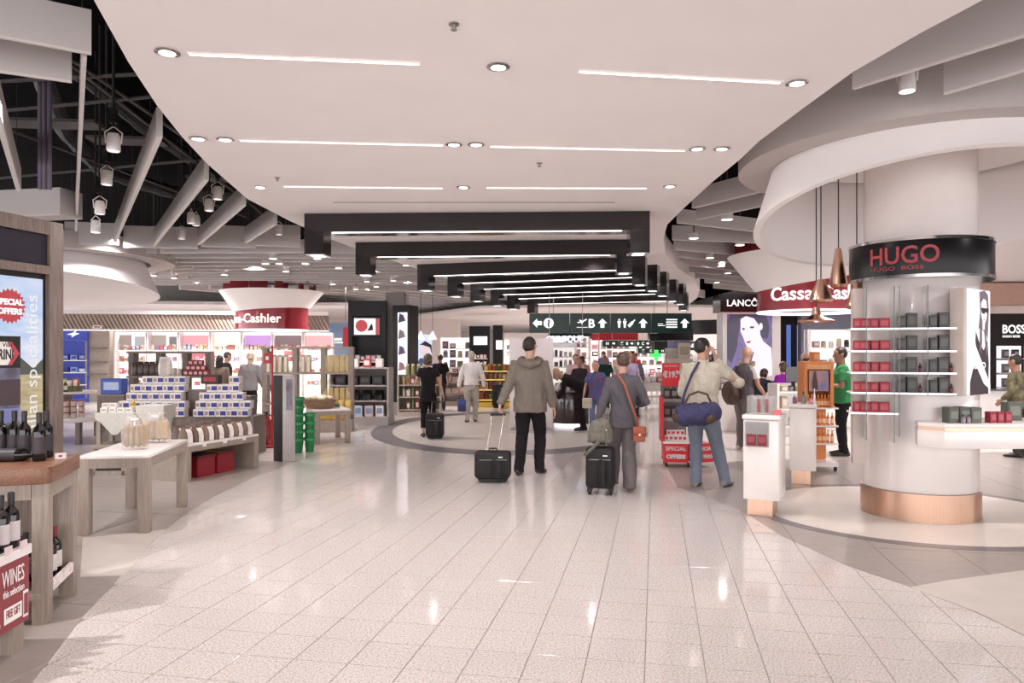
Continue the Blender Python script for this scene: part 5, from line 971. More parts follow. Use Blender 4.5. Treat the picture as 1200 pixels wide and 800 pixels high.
t = root('backpack', 'dark brown leather bag on the back of the bald man', 'bag', wpt(bpy.data.objects[[o.name for o in COL.objects if o.get('label', '').startswith('bald man in grey')][0]], (-.02, -.27, .78)), -1.05); g = MB().ball((0, 0, .16), (.16, .11, .2), 14, 9); me = remesh(g, .012, 2, .015, 1); me.materials.append(brl); link('bag_body', me, t); MB().tube([(-.05, .06, .33), (-.08, .14, .52), (-.06, .2, .6)], .014).build('strap', brl, t)
person('bearded man in green tee and black trousers standing side-on by the column shelves', (5.13, 11.4), 1.25, 1.66, dict(lean=.02, yaw=.1, arm_l=((-.06, .02, -.27), (-.03, .22, -.25)), arm_r=((.05, .02, -.28), (-.05, .22, -.24))), dict(m=cloth('#3f8a55'), hem=.86, sleeve=.45, bulk=1.08, name='tee'), dict(m=cloth('#231f23'), bulk=1.0), ('short', hair_d), sk=skin2, vox=.0125, shoes='#3a2f2b')
q = (5.13 + .24, 11.36); t = root('waist_bag', 'black bag slung over the back of the man in the green tee', 'bag', (q[0], q[1], .93), 1.25); bx('pouch', blackm, t, (0, 0, .1), (.2, .1, .2), .03); MB().tube([(0, .02, .2), (-.08, .1, .42)], .012).build('strap', blackm, t)
plaid = mat('plaid_cloth', '#6c4a6a', .85, kind='check', scale=9, col2='#4a5792')
person('woman in plaid shirt and blue capri jeans walking towards the camera', (1.7, 14.85), math.pi - .25, 1.42, dict(lean=.03, yaw=.35, arm_l=((-.1, .0, -.27), (-.12, .05, -.5)), arm_r=((.1, .02, -.27), (.13, .1, -.48))), dict(m=plaid, hem=.80, sleeve=.42, bulk=1.2, collar=True), dict(m=cloth('#6d7fa3'), end=.3, bulk=1.05), ('short', hair_b), vox=.0125, shoes='#d8d0cc', female=True)
q = at(688, 478, 14.6); t = root('hand_bag', 'cream handbag carried by the woman in the plaid shirt', 'bag', q, .1); bx('bag_body', mat('cream_leather', '#cfc6ae', .5), t, (0, 0, .1), (.18, .1, .2), .02); MB().tube([(-.06, 0, .2), (.03, .0, .45), (.16, .1, .68)], .01).build('strap', brl, t); bx('flap', mat('cream_leather_dark', '#bfb59a', .5), t, (0, -.045, .14), (.185, .02, .1), .008)
person('person in black bending over the dark glossy counter', (1.45, 15.1), 1.45, 1.6, dict(lean=1.1, nod=.1, yaw=.1, py=-.02, arm_l=((-.02, .04, -.26), (-.0, .16, -.44)), arm_r=((.02, .06, -.26), (.0, .18, -.42))), dict(m=cloth('#1e1a1c'), hem=.92, bulk=1.05, name='jacket'), dict(m=cloth('#1d191b'), bulk=1.1), ('long', hair_bl), vox=.0125, female=True)
far = [('person with dark hair in pale pink blouse behind the make-up counter', (1.62, 18.7), math.pi, 1.55, '#e3c3c6', '#5a5256', ('short', hair_d), skin), ('man in dark suit jacket and pale shirt behind the plaid-shirted woman', (1.66, 18.0), math.pi - .2, 1.45, '#3c3336', '#352f33', ('short', hair_b), skin2),
       ('balding man in lavender shirt coming towards the camera', (2.62, 16.6), math.pi + .2, 1.62, '#a79bb5', '#6a6166', ('bald_fringe', hair_g), skin2), ('person in dark green top far behind the shoulder of the slate jacket', (2.72, 21.5), math.pi, 1.5, '#2c4a3a', '#2c2729', ('short', hair_d), skin2),
       ('person in pink striped top among the far shoppers', (2.0, 20.8), .3, 1.5, '#c58f90', '#6a6470', ('bob', hair_b), skin),
       ('man in grey shirt and black trousers at the food shop till', (-5.72, 16.0), -.1, 1.6, '#8c8587', '#211d1f', ('bald_fringe', hair_g), skin), ('man in dark suit looking down in the food shop', (-7.1, 18.2), -.9, 1.6, '#2b2528', '#2a2528', ('short', hair_d), skin2),
       ('woman in patterned brown coat in the food shop', (-6.62, 16.6), .2, 1.52, '#7a675c', '#4a3f3c', ('long', hair_d), skin), ('man in pale jacket facing the till behind the man in grey', (-6.2, 18.8), .2, 1.62, '#9a9394', '#4a4548', ('short', hair_b), skin2),
       ('person with dark hair in white top behind the black totem', (-5.35, 17.2), .4, 1.5, '#e8e1de', '#453f41', ('bun', hair_d), skin), ('blond woman in violet top beside the blue shelf', (-9.2, 19.5), 1.6, 1.5, '#4b4a86', '#4b3f4a', ('long', hair_bl), skin),
       ('woman in vivid purple top with her back turned behind the rear pedestal', (5.05, 13.6), .3, 1.42, '#8a1f96', '#2b2529', ('bob', hair_b), skin), ('man in grey top with shaved head behind the purple-clad woman', (5.75, 14.35), .2, 1.58, '#8a8480', '#4a4548', ('bald_fringe', hair_d), skin2),
       ('person in dark top bending between the counter and the purple-clad woman', (4.62, 13.8), -.8, 1.35, '#2c2830', '#2b272c', ('bob', hair_d), skin), ('person in camouflage jacket at the right edge beyond the counter', (7.72, 11.2), .6, 1.55, '#6b6148', '#3c3836', ('short', hair_d), skin2),
       ('shopper in black between the far shelves left of the white-haired man', (-2.0, 20.5), .3, 1.55, '#2d272a', '#4a4245', ('bun', hair_b), skin), ('shopper in white tee far down the middle aisle', (4.0, 27), math.pi, 1.62, '#e4dcda', '#55607c', ('short', hair_d), skin), ('shopper in red top far down the aisle', (4.9, 29), .4, 1.6, '#a83038', '#3b3638', ('short', hair_b), skin2),
       ('shopper in blue jacket far down the aisle', (3.95, 31.6), .2, 1.66, '#4c5878', '#3a3538', ('short', hair_d), skin), ('shopper with striped shirt by the red stand', (3.05, 18.5), math.pi, 1.6, '#8a7f90', '#4b4a55', ('short', hair_d), skin2)]
for i, (lb, p, rz, H, c1, c2, hr, s_) in enumerate(far):
    pz = rr.uniform(-.05, .05); person(lb, p, rz, H, dict(lean=.04 if 'bending' not in lb else .5, yaw=pz * 5, nod=.3 if 'down' in lb else 0, arm_l=((-.08, pz, -.28), (-.07, .16 + pz, -.42)), arm_r=((.08, -pz, -.28), (.1, .1 - pz, -.5)), leg_l=((-.1, .06 + pz, .5), (-.1, pz, .08)), leg_r=((.1, .02 - pz, .5), (.1, -.04 - pz, .08))),
        dict(m=mat('camouflage', '#7a7052', .8, scale=14, col2='#3c3a2a') if 'camouflage' in lb else cloth(c1), hem=.84, bulk=1.08, sleeve=1.0 if i % 3 else .45), dict(m=cloth(c2)), hr, sk=s_, vox=.017, female='woman' in lb)
# ------------------------------------------------------------------ luggage
lug = mat('black_nylon', '#161214', .65, var=.15, scale=60, bump=.15)
def case(name, lab, p, rz, w, d, h, wh, pull, lean=(0, 0), nwh=2, pock=True):
    t = root(name, lab, 'suitcase', p, rz)
    bx('shell', lug, t, (0, 0, wh + h / 2), (w, d, h), min(w, d) * .18, 3)
    if pock: bx('front_pocket', lug, t, (0, -d / 2 - .012, wh + h * .42), (w * .84, .04, h * .62), .016, 2); MB().tube([(-w * .38, -d / 2 - .034, wh + h * .72), (w * .38, -d / 2 - .034, wh + h * .72)], .004).build('zip', steel, t)
    bx('name_tag', tagpaper, t, (w * .2, -d / 2 - (.035 if pock else .002), wh + h * .82), (.05, .006, .014))
    MB().tube([(-.05, 0, wh + h - .004), (-.045, 0, wh + h + .03), (.045, 0, wh + h + .03), (.05, 0, wh + h - .004)], .009, 8).build('carry_handle', lug, t, smooth=True)
    for sx in (-1, 1):
        for sy in ((1,) if nwh == 2 else (-1, 1)):
            bx('wheel_bracket', blackm, t, (sx * w * .38, sy * d * .3, wh * .8), (.05, .06, wh * .7)); MB().cyl((sx * w * .38 - .012, sy * d * .3, wh * .5), (sx * w * .38 + .012, sy * d * .3, wh * .5), wh * .5, n=14).build('wheel', blackm, t, smooth=True)
    if nwh == 2: bx('rest_foot', blackm, t, (0, -d * .3, wh / 2 + .001), (w * .7, .02, wh))
    if pull:
        hw = min(w * .22, .075)
        for sx in (-1, 1): MB().tube([(sx * hw, d * .3, wh + h - .02), (sx * hw + lean[0], d * .3 + lean[1], wh + h + pull)], .008, 8).build('pull_rod', steel, t, smooth=True)
        bx('grip', blackm, t, (lean[0], d * .3 + lean[1], wh + h + pull), (hw * 2 + .05, .03, .03), .008)
    return t
case('trolley_bag', 'flat black trolley bag with steel pull handle beside the man in the parka', (-.235, 9.05, 0), .04, .44, .24, .33, .05, .42, (.07, .25))
case('suitcase', 'upright black suitcase on four wheels behind the woman in the slate jacket', (1.0, 8.28, 0), -.2, .31, .24, .46, .07, 0, nwh=4)
case('suitcase', 'small black cabin case pulled by the woman in black', (-1.43, 13.62, 0), .1, .33, .22, .42, .05, .2, (.02, .1))
case('suitcase', 'black suitcase standing alone with raised handle before the yellow shelves', (-.39, 21.3, 0), 0, .36, .24, .62, .06, .42)
t = root('backpack', 'khaki grey backpack resting on the upright black suitcase', 'bag', (.99, 8.27, .56), -.2); kh = mat('khaki_canvas', '#6f6a60', .8, var=.12, scale=50, bump=.3)
g = MB().loft([(V(.0, 0, .0), .04, .04), (V(0, 0, .02), .14, .1), (V(.0, 0, .12), .145, .11), (V(.03, 0, .22), .11, .09), (V(.06, 0, .28), .05, .05), (V(.06, 0, .295), .01, .01)], (1, 0, 0), 18); me = remesh(g, .01, 3, .018, 2); me.materials.append(kh); link('bag_body', me, t)
bx('front_pocket', kh, t, (-.01, -.1, .09), (.17, .05, .1), .02); MB().tube([(.02, -.02, .27), (.05, 0, .34), (.09, 0, .34), (.1, .0, .26)], .01).build('top_loop', kh, t); MB().loft([((.08, -.1, .2), .02, .006), ((-.02, -.14, .02), .02, .006), ((-.12, -.15, -.08), .02, .006), ((-.16, -.1, -.12), .02, .006)], (.6, .3, -.5), 8).build('strap', kh, t, smooth=True); bx('badge', chrome, t, (.07, -.102, .17), (.03, .01, .012))
# ------------------------------------------------------------------ walls
wallm = mat('pale_wall', '#d9cfcb', .7, var=.02)
MB().prism([(-20, 29.5), (-2.6, 37), (-2.6, 37.3), (-20, 30)], 0, 5.7).build('wall_left', wallm, kind='structure')
MB().prism([(-6, 58), (16, 58), (16, 58.3), (-6, 58.3)], 0, 5.7).build('wall_back', wallm, kind='structure')
MB().prism([(14.5, 8), (14.8, 8), (14.8, 58), (14.5, 58)], 0, 5.7).build('wall_right', wallm, kind='structure')
MB().prism([(6.3, 9.6), (16, 8.0), (16, 22), (7.6, 22), (6.6, 15)], 3.2, 3.35).build('trim_1', plaster, kind='structure')
MB().prism([(-4.5, 34), (-1.2, 28), (3.4, 27), (8, 27.5), (14, 24), (14, 58), (-6, 58)], 3.3, 3.4).build('trim_2', plaster, kind='structure')
MB().prism([(-17, 24.2), (-5.6, 25.6), (-5.5, 36), (-18, 34)], 3.25, 3.35).build('trim_3', plaster, kind='structure')
# wood slatted fascia over the food shop wall: slats one by one
fz0, fz1 = 2.36, 2.86; fA, fB = Vector((-15.2, 23.6)), Vector((-6.2, 24.8)); dd = fB - fA; rzf = math.atan2(dd.y, dd.x)
fas = root('wood_fascia', 'long fascia of slanting wooden slats over the lit wall shelves', 'fascia', (fA.x, fA.y, 0), rzf); Lf = dd.length
bx('backing', woodd, fas, (Lf / 2, .06, (fz0 + fz1) / 2), (Lf, .05, fz1 - fz0)); bx('light_cove', ledsoft, fas, (Lf / 2, .05, fz0 - .02), (Lf, .06, .03)); bx('top_board', plaster, fas, (Lf / 2, -.02, fz1 + .06), (Lf, .25, .12))
slat = None
for k in range(72):
    x = .1 + k * (Lf - .2) / 71
    if slat is None:
        b = MB().add([(.09, 0, fz0), (.17, 0, fz0), (-.09, 0, fz1), (-.17, 0, fz1), (.09, .035, fz0), (.17, .035, fz0), (-.09, .035, fz1), (-.17, .035, fz1)], [(0, 1, 2, 3), (5, 4, 7, 6), (1, 5, 6, 2), (4, 0, 3, 7), (3, 2, 6, 7), (4, 5, 1, 0)]); slat = b.mesh('slat'); slat.materials.append(mat('slat_wood', '#b09c8e', .5, var=.12, scale=8, kind='wood', stretch=(5, 5, 1), col2='#8f7c70'))
    o = link('slat', slat, fas); o.location = (x, 0, 0)
# ------------------------------------------------------------------ shop wall modules with goods one by one
PAL = {'duty': ['#efe4e0', '#c4646a', '#a88a76', '#e4d29a', '#8a9ac4', '#d8a8b4', '#efe8e4', '#d9c8b8'], 'blue': ['#2f3f94', '#4660b4', '#26307a', '#8aa0d8'], 'pink': ['#e3b8bd', '#d98a94', '#f0e4e2', '#3a3034', '#c94a54', '#e8d8d4'], 'perf': ['#2f2a2e', '#8a868e', '#c9b89a', '#e4dcda', '#5a5f7a', '#b58a94'], 'food': ['#c9aa7a', '#a08a6a', '#d9bd7a', '#a8564a', '#8a9a6a', '#e4d8c0']}
UN = {}
def unit(lab, short, p, rz, w, h, d=.4, zs=(.5, .9, 1.3, 1.7), n=7, pal='duty', back=None, frame=None, header=None, htxt=None, hcol=None, lit=1.0, item=(.11, .16), poster=None, shelfm=None, hh=.4, base=.12, tsz=.22):
    t = root('shop_shelf', lab, 'shelf', (p[0], p[1], 0), rz); frame = frame or white
    bm_ = (em('lit_back_%d' % (lit * 100), '#fff3ec', lit) if lit else (back or wallm))
    bx('back_panel', bm_, t, (0, d / 2, h / 2), (w, .04, h)); 
    for s in (-1, 1): bx('side_panel', frame, t, (s * (w / 2 - .02), 0, h / 2), (.04, d, h))
    bx('base', frame, t, (0, 0, base / 2), (w - .08, d, base))
    for z in zs: bx('shelf', shelfm or frame, t, (0, -.01, z), (w - .08, d - .04, .03))
    if header:
        bx('header', header, t, (0, -d / 2 - .01, h + hh / 2), (w, .1, hh))
        if htxt: text(htxt, tsz, hcol or signtxt, t, (0, -d / 2 - .063, h + hh / 2 - tsz * .36), R1, U1, align='CENTER', bold=.006)
    if poster:
        for x0, x1, z0, z1, c, e_ in poster: poly([(x0, z0), (x1, z0), (x1, z1), (x0, z1)], em('poster_' + c[1:], c, e_) if e_ else cm(c), t, (0, d / 2 - .021, 0), R1, U1, 'poster', .004)
    for r, z in enumerate(list(zs)):
        cn = 0; gap = (list(zs) + [h])[r + 1] - z
        for k in range(n):
            if rr.random() < .1: continue
            hgt = min(item[1] * rr.choice((.8, 1.0, 1.15)), gap - .05); wd = (w - .2) / n * .8; key = 'g_%s_%d_%d_%d' % (pal, int(wd * 50), int(hgt * 40), rr.randrange(len(PAL[pal]))); c = PAL[pal][int(key[-1])]
            bott = pal in ('perf', 'food') and rr.random() < .5; key += 'b' if bott else ''
            mk = mk_jar(hgt, wd * .4, c, rr.choice(PAL[pal]), ('flacon', 'bottle')) if bott else mk_box(wd, .14, hgt, c, rr.choice(PAL[pal] + ['#efe6e2']), name=({'duty': 'gift_box', 'blue': 'chocolate_box', 'pink': 'cosmetic_box', 'perf': 'fragrance_box', 'food': 'food_box'}[pal], 'box'))
            good(key, mk, loc(t, -w / 2 + .1 + (k + .5) * (w - .2) / n, -.04, z + .0155), rz, 'small %s, %s on shelf %d of the %s' % ('flacon' if bott else 'box', ORD[cn] + ' from the left', r + 1, short), 'goods on the ' + short); cn += 1
    return t
wl_at = lambda f: (fA.x + dd.x * f - .0, fA.y + dd.y * f + .5)
# blue shop in the left wall
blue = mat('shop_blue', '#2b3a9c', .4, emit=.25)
p = wl_at(.045); unit('blue lit shop shelf with a white bird sign in the left wall', 'blue wall shelf', p, rzf, 1.75, 2.0, zs=(.55, .95, 1.35), n=6, pal='blue', lit=0, back=blue, frame=blue, shelfm=white, header=blue, hh=.38)
t0 = [o for o in COL.objects if o.get('label', '').startswith('blue lit shop')][0]
poly([(-.2, 0), (-.02, .05), (.12, .16), (.06, .05), (.2, .03), (.05, -.03), (-.05, -.1), (-.04, -.02)], signtxt, t0, (.45, -.275, 2.2), R1, U1, 'bird_sign', .002)
wd_ = bx('wood_pillar', woodg, None, (0, 0, 1.18), (.75, .3, 2.36)); q = wl_at(.17); wd_.location = (q[0], q[1], 0); wd_.rotation_euler = (0, 0, rzf); tag(wd_, 'pale wooden wall pillar between the blue shelf and the white lit shelves', 'pillar')
for k, z in enumerate((.9, 1.3, 1.75)): bx('pillar_shelf', woodd, wd_, (0, -.2, z), (.6, .2, .03))
POS = [[(-.55, -.1, 1.8, 2.2, '#a89088', .8), (.0, .5, 1.8, 2.15, '#b8b0b0', .8)], [(-.6, .0, 1.75, 2.2, '#b8a498', .8), (.1, .6, 1.8, 2.15, '#8a8084', .7)], [(-.55, .45, 1.8, 2.2, '#e89aa2', 1.), (-.55, .45, 1.4, 1.62, '#e07a84', .9)], [(-.5, .5, 1.8, 2.2, '#f0e8d4', 1.1)], [(-.5, .5, 1.78, 2.2, '#c894d4', .95)], [(-.55, .5, 1.8, 2.2, '#8a7074', .8), (-.2, .5, 1.5, 1.72, '#e08a8e', .9)], [(-.55, .55, 1.78, 2.2, '#eeaaac', 1.)]]
for k in range(7):
    p = wl_at(.285 + k * .111); unit('white brightly lit wall shelf of the food shop, %s from the left' % ORD[k], '%s white wall shelf' % ORD[k], p, rzf, .985, 2.3, zs=(.5, .9, 1.3, 1.68), n=6, pal='duty', lit=1.25, poster=[(a * .9, b * .9, c, d, e, f) for a, b, c, d, e, f in POS[k]])
q = at(114, 383, 23.5); tag(MB().box((0, 0, 0), (.28, .03, .1)).build('exit_sign', cm('#e9e0de'), label=None), 'small white wall sign with red print on the wooden fascia', 'sign'); s_ = COL.objects[-1]; s_.location = q; bx('print', red, s_, (0, -.018, 0), (.2, .006, .04))
q = at(140, 402, 23.2); 
# ------------------------------------------------------------------ black display columns
def bcol(lab, px0, px1, pyb, h, screen, Y, side=None, txt=False, pal='duty', n=5):
    a = at(px0, pyb, Y); W = (px1 - px0) * Y / F; t = root('display_column', lab, 'display column', (a.x, Y, 0), 0)
    bx('side_panel', mat('drum_black'), t, (.05, .3, h / 2), (.1, .6, h)); bx('side_panel', mat('drum_black'), t, (W - .05, .3, h / 2), (.1, .6, h)); bx('back_panel', mat('drum_black'), t, (W / 2, .5, h / 2), (W - .2, .1, h)); bx('header', mat('drum_black'), t, (W / 2, .3, h - .2), (W - .2, .58, .4)); bx('base', mat('drum_black'), t, (W / 2, .3, .2), (W - .2, .58, .4))
    x0, x1, z0, z1 = (screen[0] - px0) * Y / F, (screen[1] - px0) * Y / F, CZ - (screen[3] - HY) * Y / F, CZ - (screen[2] - HY) * Y / F
    bx('screen_box', mat('drum_black'), t, (W / 2, .3, (z0 + z1) / 2), (W - .2, .56, z1 - z0 + .1)); sc = bx('screen', em('column_screen', '#fbeef0', 1.1), t, ((x0 + x1) / 2, .012, (z0 + z1) / 2), (x1 - x0, .02, z1 - z0))
    if txt:
        poly(star(x0 + .2, z1 - .2, .15, .18, 18), mat('offer_badge'), t, (0, -.0, 0), R1, U1, 'offer_badge', .001); poly([(x0 + .35, z0 + .1), (x1 - .15, z0 + .12), (x1 - .2, z0 + .3), (x0 + .5, z0 + .25)], cm('#4a3a3e'), t, (0, -.0, 0), R1, U1, 'screen_print', .001); poly([(x1 - .09, z0), (x1, z0), (x1, z1), (x1 - .09, z1)], mat('offer_badge'), t, (0, 0, 0), R1, U1, 'screen_print', .001)
    zz = [.75, 1.05, 1.35]; 
    for r, z in enumerate(zz):
        if z > z0 - .2: continue
        bx('shelf', white, t, (W / 2, .25, z), (W - .2, .46, .03))
        for k in range(n): good('col_%s_%d' % (pal, (k + r) % 4), mk_box(W / n * .6, .12, .17, PAL[pal][(k + r) % 4], '#efe6e2', name=('goods_box', 'box')), (a.x + .14 + (k + .5) * (W - .28) / n, Y + .2, z + .0155), 0, 'small pale box, %s on shelf %d of the %s' % (ORD[k], r + 1, 'nearer black column' if Y < 25 else 'farther black column'), 'goods on the black columns')
    return t
cb = at(408, 483, 19.8); t = bcol('black display column with a lit offer screen beside the grey pillar', 408, 452, 483, 3.0, (415, 444, 373, 392), 19.8, txt=True, pal='pink')
pil = tag(MB().prism([(0, 0), (.5, 0), (.5, .5), (0, .5)], 0, 3.25).build('pillar', mat('grey_pillar', '#8d8482', .5)), 'grey square pillar between the two black display columns', 'pillar'); pil.location = (at(451.5, 400, 20.0).x, 20.05, 0)
q = at(460, 400, 19.2); t = root('poster_column', 'narrow black column with a tall lit strip poster', 'display column', (q.x, 19.2, 0), -.35); bx('body', mat('drum_black'), t, (.22, .3, 1.42), (.5, .5, 2.84)); bx('lit_poster', em('strip_poster', '#f6eaf0', 1.0), t, (.27, .045, 1.6), (.28, .012, 2.1))
for k in range(5): poly([(.15, .7 + k * .42), (.36, .75 + k * .42), (.3, .9 + k * .42), (.18, .95 + k * .42)], cm(['#5a4a58', '#b08a94', '#6a5a80', '#8a8088', '#4a4a6a'][k]), t, (0, .038, 0), R1, U1, 'poster_print')
bx('base', mat('grey_pillar'), t, (.22, .28, .15), (.56, .56, .3)) 
bcol('black display column with a pale blue screen beyond the white-haired man', 550, 574, 460, 2.75, (555, 571, 394, 404), 31.5, pal='pink', n=4); q = at(578, 400, 31.8); t = root('screen_column', 'thin black column with a pale screen next to the farther black display column', 'display column', (q.x, 31.8, 0)); bx('body', mat('drum_black'), t, (.2, .2, 1.4), (.42, .4, 2.8)); bx('screen', em('column_screen'), t, (.26, -.012, 1.95), (.28, .02, .4)) 
# grey display unit and wood shelf near the mosaic circle
gu = root('display_unit', 'grey stepped display unit with black fittings beside the bread rack', 'display unit', (at(386, 500, 16.3).x, 16.3, 0), -.04); gm = mat('unit_grey', '#a39a96', .45, var=.03)
bx('back_panel', gm, gu, (.65, .55, .62), (1.3, .05, 1.24)); bx('side_panel', gm, gu, (1.3, .3, .62), (.04, .55, 1.24)); bx('side_panel', gm, gu, (0.0, .3, .62), (.04, .55, 1.24)); bx('base', gm, gu, (.66, .22, .09), (1.36, .7, .18)); bx('top', gm, gu, (.65, .35, 1.25), (1.34, .5, .03))
for z in (.52, .86): bx('shelf', gm, gu, (.65, .28, z), (1.26, .52, .03))
for k in range(4): good('blackdisp', mk_box(.24, .2, .2, '#2a2527', '#4a4447', name=('display_box', 'box')), loc(gu, .2 + k * .28, .25, .876), -.04, 'black display box on the upper shelf of the grey unit, %s from the left' % ORD[k], 'black boxes on the grey unit')
for k in range(4): good('blackdisp2', mk_bag(.22, .2, .22 + .0, '#241f21', None), loc(gu, .25 + k * .27, .25, .536), -.04, 'black bag on the lower shelf of the grey unit, %s from the left' % ORD[k], 'black bags on the grey unit')
for k, c in enumerate(('#c9aaa0', '#4a7a52', '#b8c4d8', '#d8b8c0', '#e4dcda')): good('unitpack%d' % k, mk_box(.18, .12, .24, c, '#8a9ab0', name=('gift_pack', 'box')), loc(gu, .15 + k * .24, .1, .181), -.04, '%s gift pack at the foot of the grey unit' % ['beige', 'green', 'pale blue', 'pink', 'white'][k], 'gift packs on the grey unit')
for k in range(3): good('unittop%d' % (k % 2), mk_box(.16, .14, .2, ['#e8dcda', '#c94a50'][k % 2], '#efe6e2', name=('gift_pack', 'box')), loc(gu, .5 + k * .28, .3, 1.266), -.04, 'gift pack on top of the grey unit, %s from the left' % ORD[k], 'packs on top of the grey unit')
q = at(465, 488, 18.4); unit('grey oak shelf of olive oil and cans left of the woman in black', 'oak oil shelf', (q.x + .55, 18.6), .05, 1.1, 1.04, .4, (.16, .48, .78), 8, 'food', lit=0, back=woodg, frame=mat('pale_oak', '#b3a396', .45, var=.08, scale=9, kind='wood', stretch=(9, 9, .7)), item=(.08, .22)); 
for k in range(4): good('tallcan', mk_jar(.28, .05, '#9a9a6a', '#d8cdb0', ('oil_can', 'can')), (q.x + .25 + k * .14, 18.55, 1.0401), 0, 'olive oil can on top of the oak oil shelf, %s from the left' % ORD[k], 'cans on top of the oak shelf')
q = at(520, 470, 22); unit('pink and grey gift shelf behind the woman in black', 'gift shelf', (q.x + .2, 22.6), .0, 1.9, 1.15, .5, (.35, .7, 1.0), 8, 'pink', lit=0, frame=woodg, item=(.1, .18))
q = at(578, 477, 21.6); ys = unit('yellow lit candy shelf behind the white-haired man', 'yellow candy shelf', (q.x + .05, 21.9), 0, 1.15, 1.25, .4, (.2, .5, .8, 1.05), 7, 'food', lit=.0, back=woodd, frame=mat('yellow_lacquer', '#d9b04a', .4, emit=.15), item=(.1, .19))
for z in (.2, .5, .8, 1.05): bx('lit_edge', em('warm_edge', '#ffd070', .8), ys, (0, -.2, z), (1.07, .02, .03))
for k in range(7): good('candy%d' % (k % 3), mk_jar(.2, .05, ['#b02a30', '#3a7a3a', '#c9802a'][k % 3], '#d8a84a', ('candy_jar', 'jar')), (q.x - .42 + k * .15, 21.85, 1.2501 if False else 1.0655), 0, 'candy jar on the top shelf of the yellow candy shelf, %s from the left' % ORD[k], 'candy jars on the yellow shelf')
# white panel and glossy counter behind the man in the parka
a = at(597, 507, 14.7); t = root('white_board', 'tall blank white board standing behind the man in the parka', 'board', (a.x, 14.7, 0)); Wb = 51 * 14.7 / F; bx('panel', mat('white_board', '#e6dcdc', .4, var=.01), t, (Wb / 2, .03, .97), (Wb, .05, 1.82), .004); bx('foot', steel, t, (Wb / 2, .03, .03), (Wb, .3, .06)); 
t = root('glossy_counter', 'dark brown glossy low counter right of the white board', 'counter', (.92, 15.75, 0)); MB().prism([(-.1, .1), (.0, -.1), (.2, -.25), (.7, -.25), (.7, .5), (0, .6)], .09, .76).build('body', mat('dark_gloss_brown', '#3a2c2b', .12, coat=.5), t, .01); MB().prism([(.0, .12), (.05, -.04), (.22, -.2), (.65, -.2), (.65, .4), (.05, .5)], 0, .09).build('lit_plinth', ledsoft, t); MB().prism([(-.12, .1), (-.02, -.12), (.19, -.28), (.73, -.28), (.73, .53), (-.02, .63)], .76, .79).build('top', blackg, t)
for k in range(4): good('counterbot%d' % (k % 2), mk_bottle(.16, .03, ['#e4dcda', '#8a868e'][k % 2], '#2a2528', None, ('perfume_tester', 'bottle'), False), (1.0 + k * .11, 15.9 - .03 * k, .791), 0, 'small tester bottle on the dark glossy counter, %s from the left' % ORD[k], 'testers on the dark glossy counter')
q = at(660, 470, 20.2); unit('white make-up shelf with dark testers behind the dark glossy counter', 'make-up shelf', (q.x - .1, 20.7), 0, 1.0, 1.75, .35, (.6, .9, 1.2, 1.48), 6, 'perf', lit=.7, header=white, hh=.12)
# shop name letters hanging: reversed blue-white letters
q = at(640, 402, 20.5); t = root('letter_sign', 'row of pale blue lit letters over the make-up shelf', 'sign', q, -.5); bx('rail', steel, t, (.6, 0, .0), (1.3, .03, .03)); text('CLINIQUE', .25, em('blue_letter', '#cfe0ff', 1.2), t, (0, 0, .03), R1, U1, bold=.004, ext=.02)
for x in (.1, 1.1): MB().cyl((x, 0, 0), (x, 0, 3.4 - q.z), .008, n=6).build('suspension_wire', steel, t)
# ------------------------------------------------------------------ middle distance and far shops
for k, (x, Y, w, h, pal, lt, hd_, lab, tx) in enumerate((
    (-4.6, 30.0, 2.6, 2.3, 'perf', 1.0, None, 'white lit perfume wall left of the farther black column', None), (-2.2, 33.5, 2.2, 2.3, 'perf', 1.1, None, 'white lit perfume wall behind the farther black column', None),
    (2.05, 26.5, 1.5, 2.2, 'pink', .9, blackm, 'lit shelf under a black header beyond the make-up counter', None), (2.6, 31, 1.5, 2.2, 'perf', .9, blackm, 'lit shelf with black header behind the make-up shelf', None), (4.9, 34, 1.8, 2.2, 'pink', 1.0, red, 'lit shelf with a red header far down the aisle', None),
    (7.0, 40, 2.6, 2.3, 'perf', 1.1, white, 'broad white lit shelf at the far end of the aisle', None), (9.6, 40, 2.4, 2.3, 'pink', 1.1, blackm, 'lit shelf with dark header at the far right end of the aisle', None), (1.0, 44, 3.0, 2.4, 'perf', 1.0, white, 'far lit shelf under a white header in the middle', None), (4.5, 46, 3.0, 2.4, 'pink', 1.0, red, 'far lit shelf under a red header in the middle', None))):
    unit(lab, '%s distant shelf' % ORD[k], (x, Y), 0, w, h, .4, (.5, .95, 1.4, 1.8), 6, pal, lit=lt, header=hd_, htxt=tx, hh=.4, frame=white, item=(.2, .28))
# light posters on the far left wall
q = at(487, 412, 27.5); t = root('poster_wall', 'pale blue lit poster with a face, left of the farther black column', 'poster', (q.x, 27.6, 0)); bx('panel', em('poster_paleblue', '#c6d4f4', .95), t, (0, .03, 1.55), (1.2, .06, 1.5)); fq = (.35, -.001, 1.6); poly(circ(0, .1, .2, .28, 20), em('poster_skin2', '#e8d0d4', .8), t, fq, R1, U1, 'poster_face'); poly([(-.22, .3), (0, .45), (.24, .3), (.26, -.1), (.18, .2), (-.1, .3)], cm('#2a2430'), t, fq, R1, U1, 'poster_hair', .002); poly([(-.35, -.5), (.3, -.5), (.2, -.18), (-.2, -.2)], cm('#4a5078'), t, fq, R1, U1, 'poster_body', .001); poly([(-.5, -.5), (-.15, -.5), (-.15, .5), (-.5, .5)], cm('#4a6a72'), t, (-.1, -.001, 1.6), R1, U1, 'poster_print', .001); bx('base', white, t, (0, .05, .4), (1.2, .1, .8))
